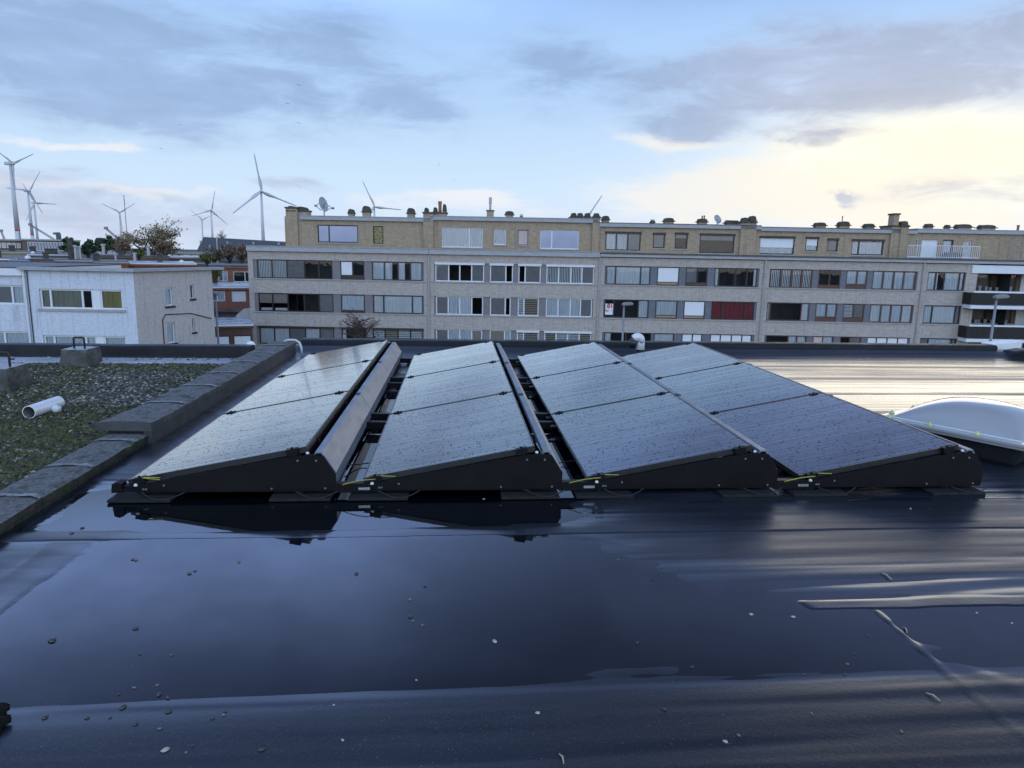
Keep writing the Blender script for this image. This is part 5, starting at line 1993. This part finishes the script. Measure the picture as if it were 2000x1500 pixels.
tree('shrub', 272, 507, 100, 1.2, .9, 'yellow green shrub on the roofs below the autumn tree', LEAF_YG, 1200, .14, seed=18, fill=.9, levels=3)
tree('shrub', 404, 516, 92, 1.1, .9, 'yellow green shrub at the right end of the white eaves', LEAF_YG, 1200, .15, seed=19, fill=.9, levels=3)
tree('shrub', 420, 545, 80, 1.2, .8, 'thin green shrub behind the corner of the white house', LEAF_YG, 800, .12, seed=20, fill=.8, levels=3)
P_ = tree('street_tree', 706, 668, 50, 2.55, 1., 'bare small street tree in front of the left end of the apartment row', LEAF_BRN, 60, .06, seed=23, levels=5, trunk_r=.11, fill=.5)


# ------------------------------------------------------------------ lamps, small things in the street
def street_lamp(px, pytop, D, label, arm=-1):
    P = atd(px, pytop, D)
    root = empty('street_lamp', (P.x, P.y, GZ), TH, label, 'street lamp', 'street lamps')
    h = P.z-GZ
    b = MB()
    b.tube([(0, 0, 0), (0, 0, h*.5), (0, 0, h-.1)], [.1, .08, .06], 10)
    b.build('post', M['lamp_metal'], root, smooth=True)
    b = MB()
    s = arm
    b.prism([(-.12*s, h-.12), (.5*s, h-.06), (.62*s, h+.02), (.5*s, h+.14), (0, h+.12), (-.15*s, h+.02)], -.16, .16)
    b.build('lamp_head', M['lamp_metal'], root, bevel=.04)


street_lamp(421, 574, 54, 'grey street lamp in the gap beside the white house', -1)
street_lamp(1219, 594, 47, 'grey street lamp in front of the window poster', 1)
street_lamp(1947, 580, 46, 'grey street lamp in front of the dark balconies', 1)
P = atd(490, 674, 44)
b = MB(Matrix.Translation(P) @ Matrix.Rotation(R(20), 4, 'Z') @ Matrix.Rotation(R(65), 4, 'X'))
b.lathe([(.08, -.06), (.18, -.03), (.25, .015), (.24, .025)], (0, 0, 0), 18)
o = b.build('satellite_dish', M['white'], smooth=True)
tag(o, 'small white satellite dish low beside the left apartment corner', 'satellite dish')
b = MB()
b.tube([(P.x, P.y+.1, GZ), (P.x, P.y+.1, P.z)], .04, 8)
b.build('mast', M['lamp_metal'])
bpy.data.objects['mast.002' if 'mast.002' in bpy.data.objects else 'mast'].parent = o
mo = [q for q in bpy.data.objects if q.name.startswith('mast') and q.parent == o][0]
mo.matrix_parent_inverse = o.matrix_world.inverted()


# ------------------------------------------------------------------ wind turbines
def turbine(hx, hy, Hh, bl, phase, yaw, label, band=False):
    d = ray(hx, hy)
    zh = GZ+Hh
    s = (zh-H)/d.z
    P = CAM+d*s
    D = math.hypot(P.x, P.y)
    L = bl*D/F
    face = math.atan2(-P.x, P.y)            # rotor seen square on when yaw = 0
    root = empty('wind_turbine', (P.x, P.y, GZ), face+yaw, label, 'wind turbine', 'wind turbines on the skyline')
    b = MB()
    r0, r1 = Hh*.031, Hh*.016
    prof = [(r0, 0), (r0+(r1-r0)*.5, Hh*.5), (r1, Hh-1.5)]
    if band:
        f1, f2 = .245, .28
        rr = lambda f: r0+(r1-r0)*f
        b.lathe([(rr(0), 0), (rr(f1), Hh*f1)], (0, 0, 0), 16, 0)
        b.lathe([(rr(f1)+.02, Hh*f1), (rr(f2)+.02, Hh*f2)], (0, 0, 0), 16, 1)
        b.lathe([(rr(f2), Hh*f2), (rr(.6), Hh*.6), (r1, Hh-1.5)], (0, 0, 0), 16, 0)
    else:
        b.lathe(prof, (0, 0, 0), 16)
    b.build('tower', [M['turbine'], M['turbine_red']], root, smooth=True)
    b = MB()
    q = Hh*.02
    b.prism([(-q, Hh-q*.9), (q, Hh-q*.9), (q*1.1, Hh+q*.3), (q*.7, Hh+q), (-q*.7, Hh+q), (-q*1.1, Hh+q*.3)], -q*1.6, q*3.6)
    b.build('nacelle', M['turbine'], root, bevel=q*.2)
    b = MB(Matrix.Translation((0, -q*1.6, Hh)) @ Matrix.Rotation(R(90), 4, 'X'))
    b.lathe([(q*1.05, 0), (q*1.05, q*.9), (q*.7, q*1.6), (q*.2, q*2)], (0, 0, 0), 14)
    b.build('hub', M['turbine'], root, smooth=True)
    for k in range(3):
        a = R(phase+120*k)
        b = MB(Matrix.Translation((0, -q*2.1, Hh)) @ Matrix.Rotation(a, 4, 'Y'))
        n = 12
        secs = []
        for i in range(n+1):
            f = i/n
            c = L*(.035 if f < .06 else .03+.045*math.exp(-((f-.2)/.14)**2)*1 + .022*(1-f)) * (1 if f < .97 else .5)
            th = max(c*.22, L*.004)
            tw = R(22*(1-f)**2+4)
            z = L*f
            row_ = []
            for (uu, vv) in ((-.35, 0), (-.1, .5), (.25, .35), (.65, 0), (.25, -.35), (-.1, -.5)):
                x_, y_ = uu*c, vv*th
                row_.append((x_*math.cos(tw)-y_*math.sin(tw), x_*math.sin(tw)+y_*math.cos(tw)-.03*L*f*f, z))
            secs.append(row_)
        vs = [p for r_ in secs for p in r_]
        fs = [(j*6+i, j*6+(i+1) % 6, (j+1)*6+(i+1) % 6, (j+1)*6+i) for j in range(n) for i in range(6)]+[tuple(range(6)), tuple(range(n*6, n*6+6))]
        b.add(vs, fs)
        b.build('blade', M['turbine'], root, smooth=True)


turbine(20, 319, 100, 40, 62, R(38), 'nearest wind turbine with red tower band at the left picture edge', True)
turbine(54, 373, 100, 38, 32, R(38), 'second wind turbine from the left, behind the red-banded one', True)
turbine(66, 396, 100, 33, 90, R(30), 'third wind turbine from the left with one level blade')
turbine(233, 415, 100, 30, 56, R(15), 'slim wind turbine beside the thin crane mast left of the autumn tree')
turbine(394, 429, 100, 25, 65, R(30), 'smallest wind turbine above the left end of the slate roof')
turbine(412, 411, 100, 35, 12, R(18), 'wind turbine with upright blade above the slate roof')
turbine(510, 374, 100, 65, -9, R(8), 'large wind turbine facing the viewer left of the apartment row')
turbine(731, 404, 100, 50, -26, R(10), 'wind turbine half hidden behind the left end house roof')
turbine(1141, 432, 100, 58, 33, R(10), 'hidden wind turbine with a single blade above the second house chimneys')


# ------------------------------------------------------------------ cranes
def lattice(b, a, c, w, n):
    a, c = Vector(a), Vector(c)
    d = (c-a).normalized()
    sx = d.cross(Vector((0, 1, 0))).normalized()
    sy = d.cross(sx)
    cs = [(sx*i+sy*j)*w/2 for i, j in ((1, 1), (1, -1), (-1, -1), (-1, 1))]
    for q in cs: b.tube([a+q, c+q*.6], w*.12, 4)
    for i in range(n):
        p, r_ = a+(c-a)*i/n, a+(c-a)*(i+1)/n
        for k in range(4): b.tube([p+cs[k], r_+cs[(k+1) % 4]], w*.08, 3)


def crane(pts, D, w, label, m='crane'):
    A = atd(*pts[0], D)
    root = empty('crane', (A.x, A.y, GZ), 0, label, 'crane', 'cranes on the skyline')
    o = Vector((A.x, A.y, GZ))
    b = MB()
    lattice(b, Vector((0, 0, 0)), A-o, w, 14)
    b.build('mast', M[m], root)
    if len(pts) > 1:
        b = MB()
        Bq = atd(*pts[1], D)
        lattice(b, A-o, Bq-o, w*.8, 14)
        b.build('jib', M[m], root)
    b = MB()
    T = atd(*pts[-1], D)-o
    b.box(T.x-w*.7, T.x+w*.7, T.y-w*.7, T.y+w*.7, T.z-w*.5, T.z+w*.8)
    b.build('head', M[m], root)


crane([(242, 383)], 900, .7, 'tall thin mast crane behind the slim wind turbine')
crane([(231, 467), (207, 446)], 700, 1.7, 'crane with a short raised jib above the far tan block')
crane([(106, 468), (59, 439)], 700, 1.5, 'crane with a long slanting jib behind the third wind turbine')
crane([(37, 446)], 500, .5, 'thin pole crane beside the red-banded tower')
crane([(8, 466), (2, 451)], 700, 1.4, 'small crane tip at the far left picture edge')
b = MB()
P = atd(113, 468, 400)
b.prism([(P.x-.9, GZ), (P.x+.9, GZ), (P.x+.6, P.z+2.4), (P.x+.2, P.z+3.4), (P.x-2., P.z+3.2), (P.x-2., P.z+2.4), (P.x-.7, P.z+2.2)], P.y, P.y+2)
tag(b.build('green_chimney', M['green_metal']), 'dark green hooked stack above the blue glazed office', 'stack')


# ------------------------------------------------------------------ birds
def bird(px, py, D, span, roll, flap, label):
    P = atd(px, py, D)
    b = MB(Matrix.Rotation(math.atan2(-P.x, P.y), 4, 'Z') @ Matrix.Rotation(R(roll), 4, 'Y'))
    s = span
    # wings, slightly thick
    for sg in (-1, 1):
        top = [(0, -.06*s, .02*s), (sg*.25*s, -.09*s, .02*s+flap*.25*s), (sg*.5*s, .04*s, .01*s+flap*.3*s), (sg*.25*s, .07*s, .02*s+flap*.25*s), (0, .08*s, .02*s)]
        bot = [(x, y, z-.025*s) for x, y, z in top]
        n = 5
        b.add(top+bot, [tuple(range(n)), tuple(range(2*n-1, n-1, -1))]+[(i, (i+1) % n, n+(i+1) % n, n+i) for i in range(n)])
    b.tube([(0, -.22*s, 0), (0, -.12*s, .01*s), (0, .05*s, 0), (0, .22*s, 0)], [.012*s, .05*s, .055*s, .015*s], 8)
    o = b.build('bird', M['bird'])
    o.location = P
    tag(o, label, 'bird', 'birds in the sky')


for a in [(584, 167, 120, .75, 10, .5, 'highest bird, dark wings raised, under the middle cloud'), (561, 202, 120, .75, 0, .1, 'gliding bird below and left of the highest one'),
          (583, 240, 120, .75, 8, .1, 'gliding bird third from the top of the column'), (857, 322, 120, .6, 60, .4, 'small banking bird alone above the second house'),
          (886, 351, 130, .5, 0, .2, 'tiny bird just below the banking one'), (631, 350, 130, .4, 5, .2, 'tiny bird over the tall satellite dish'),
          (585, 366, 130, .45, 30, .3, 'tiny bird left of the tall satellite dish'), (352, 244, 130, .45, 0, .2, 'tiny bird in the gap right of the dark cloud'),
          (315, 290, 130, .6, 0, .1, 'faint gliding bird over the slim turbine'), (1177, 400, 100, .3, 0, .3, 'tiny bird at the lone turbine blade')]:
    bird(*a)

# ------------------------------------------------------------------ sky
SUN_AZ, SUN_EL = azel(1790, 300)
w = bpy.data.worlds.new('World')
scene.world = w
w.use_nodes = True
t = NT(w.node_tree)
bg = w.node_tree.nodes['Background']
d = t.new('ShaderNodeTexCoord').outputs['Generated']
sp = t.new('ShaderNodeSeparateXYZ')
t.put(sp.inputs[0], d)
el = t.math('MULTIPLY', t.math('ARCSINE', sp.outputs[2]), 57.2958)
az = t.math('MULTIPLY', t.math('ARCTAN2', sp.outputs[0], sp.outputs[1]), 57.2958)
cv = t.vmath('MULTIPLY', d, (1, 1, 2.6))
N1 = t.noise(cv, 4.2, 7, .6, .3, True)
sc = t.new('ShaderNodeSeparateColor')
t.put(sc.inputs[0], N1)
N2 = t.noise(t.vmath('MULTIPLY', d, (1, 1, 3.4)), 9., 8, .62, .4)
N3 = t.noise(t.vmath('MULTIPLY', d, (1, 1, 2.)), 3.1, 6, .55)
azw = t.math('MULTIPLY_ADD', t.math('SUBTRACT', sc.outputs[0], .5), 11., az)
elw = t.math('MULTIPLY_ADD', t.math('SUBTRACT', sc.outputs[1], .5), 6., el)


def blob(px, py, sx, sy, amp=1., warp=True, slope=0.):
    a, e = azel(px, py)
    k = 57.2958/F
    A_, E_ = (azw, elw) if warp else (az, el)
    da = t.math('SUBTRACT', A_, a)
    de = t.math('SUBTRACT', E_, e)
    if slope: de = t.math('MULTIPLY_ADD', da, slope, de)
    u = t.math('DIVIDE', da, sx*k)
    v = t.math('DIVIDE', de, sy*k)
    g = t.math('EXPONENT', t.math('MULTIPLY', t.math('MULTIPLY_ADD', u, u, t.math('MULTIPLY', v, v)), -1.))
    return t.math('MULTIPLY', g, amp) if amp != 1 else g


def add_all(l):
    s = l[0]
    for q in l[1:]: s = t.math('ADD', s, q)
    return s


ramp = t.new('ShaderNodeValToRGB')
t.put(ramp.inputs[0], t.step(el, -2, 40, 0, 1, False))
els = ramp.color_ramp.elements
SKY = [(0., (.62, .70, .86)), (.06, (.68, .79, .97)), (.16, (.64, .82, 1.02)), (.30, (.50, .71, 1.0)), (.46, (.40, .63, 1.0)), (.62, (.36, .58, 1.0)), (1., (.22, .37, .72))]
while len(els) < len(SKY): els.new(.5)
for e_, (p, c) in zip(els, SKY):
    e_.position = p
    e_.color = (*c, 1)
sky = t.new('ShaderNodeTexSky')
sky.sky_type = 'NISHITA'
sky.sun_disc = False
sky.sun_elevation = R(SUN_EL)
sky.sun_rotation = R(SUN_AZ)
base = t.mix(.03, ramp.outputs[0], t.mix(1., sky.outputs[0], .1, 'MULTIPLY'))
# glow of the veiled sun
glow = add_all([blob(1800, 300, 240, 90, 1., False), blob(1900, 350, 370, 100, .35, False)])
c = t.mix(t.math('MINIMUM', glow, 1.), base, (1.15, 1.1, .91))
# low cream and pink cloud banks
cream = add_all([blob(1480, 365, 260, 34, .9), blob(1750, 320, 420, 70, .9), blob(870, 392, 150, 22, .8), blob(180, 372, 270, 16, .75), blob(60, 258, 130, 14, .9), blob(185, 268, 60, 9, .6),
                 blob(1300, 262, 110, 14, .6), blob(1650, 420, 500, 30, .6), blob(640, 425, 200, 16, .4)])
cm = t.step(t.math('MULTIPLY', cream, t.step(N2, .3, .7, .35, 1.4, False)), .22, .75)
c = t.mix(t.math('MULTIPLY', cm, .7), c, t.mix(t.step(az, 0, 28), (.93, .92, .94), (1.03, .95, .81)))
# grey clouds: cool on the left, mauve on the right
grey = add_all([blob(170, 90, 330, 105, 1.15), blob(330, 190, 180, 50, .8), blob(700, 120, 190, 105, .9, True, .25), blob(820, 215, 110, 40, .7), blob(1090, 130, 110, 85, .75, True, .3),
                blob(1780, 110, 430, 85, 1.1), blob(1400, 125, 130, 24, .6), blob(1600, 185, 260, 45, .5), blob(530, 348, 62, 18, .95), blob(1340, 236, 80, 20, .75), blob(1662, 387, 22, 12, 1.),
                blob(1560, 258, 100, 13, .6), blob(130, 415, 330, 42, .9), blob(420, 430, 200, 22, .55), blob(1930, 375, 190, 22, .8), blob(620, 368, 60, 14, .6), blob(60, 345, 120, 22, .6)])
gm = t.step(t.math('MULTIPLY', grey, t.step(N2, .3, .7, .4, 1.4, False)), .15, 1.05)
gc = t.mix(t.step(az, 8, 26), (.31, .44, .70), (.45, .49, .64))
gc = t.mix(t.step(el, 9, 3), gc, (.53, .60, .77))
gc = t.mix(1., gc, t.step(N2, .25, .75, 1.16, .86), 'MULTIPLY')
c = t.mix(t.math('MULTIPLY', gm, .7), c, gc)
# unseen sky above, coloured for reflections: bright left, deep blue right, dimmer overhead
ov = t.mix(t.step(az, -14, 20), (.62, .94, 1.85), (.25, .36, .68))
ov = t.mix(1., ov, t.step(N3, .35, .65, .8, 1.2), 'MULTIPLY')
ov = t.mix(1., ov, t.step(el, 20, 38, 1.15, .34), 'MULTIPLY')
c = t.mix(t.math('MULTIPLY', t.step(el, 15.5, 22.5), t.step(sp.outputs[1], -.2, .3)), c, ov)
# the unseen half behind the camera, brightened and warmed to lift the facades
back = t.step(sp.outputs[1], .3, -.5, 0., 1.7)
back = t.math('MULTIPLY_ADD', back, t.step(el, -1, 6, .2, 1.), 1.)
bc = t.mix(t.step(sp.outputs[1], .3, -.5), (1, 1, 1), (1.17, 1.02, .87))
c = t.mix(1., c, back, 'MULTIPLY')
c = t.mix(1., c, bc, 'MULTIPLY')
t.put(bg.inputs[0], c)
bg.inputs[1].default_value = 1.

sl = bpy.data.lights.new('sun', 'SUN')
sl.energy = .3
sl.angle = R(28)
sl.color = (1., .87, .66)
so = bpy.data.objects.new('sun', sl)
col.objects.link(so)
sd = Vector((math.sin(R(SUN_AZ))*math.cos(R(SUN_EL)), math.cos(R(SUN_AZ))*math.cos(R(SUN_EL)), math.sin(R(SUN_EL))))
so.rotation_euler = sd.to_track_quat('Z', 'Y').to_euler()

# ------------------------------------------------------------------ camera
cam = bpy.data.cameras.new('camera')
co = bpy.data.objects.new('camera', cam)
col.objects.link(co)
cam.sensor_width = 36
cam.lens = F/2000*36
cam.clip_start = .05
cam.clip_end = 6000
co.matrix_world = Matrix(((rt.x, up.x, -fw.x, 0), (rt.y, up.y, -fw.y, 0), (rt.z, up.z, -fw.z, H), (0, 0, 0, 1)))
scene.camera = co
scene.view_settings.view_transform = 'Standard'
scene.view_settings.look = 'None'
scene.view_settings.exposure = 0
scene.view_settings.gamma = 1
scene.cycles.max_bounces = 8
scene.cycles.transparent_max_bounces = 12
scene.cycles.caustics_reflective = False
scene.cycles.caustics_refractive = False
scene.cycles.sample_clamp_indirect = 6
scene.cycles.use_denoising = True
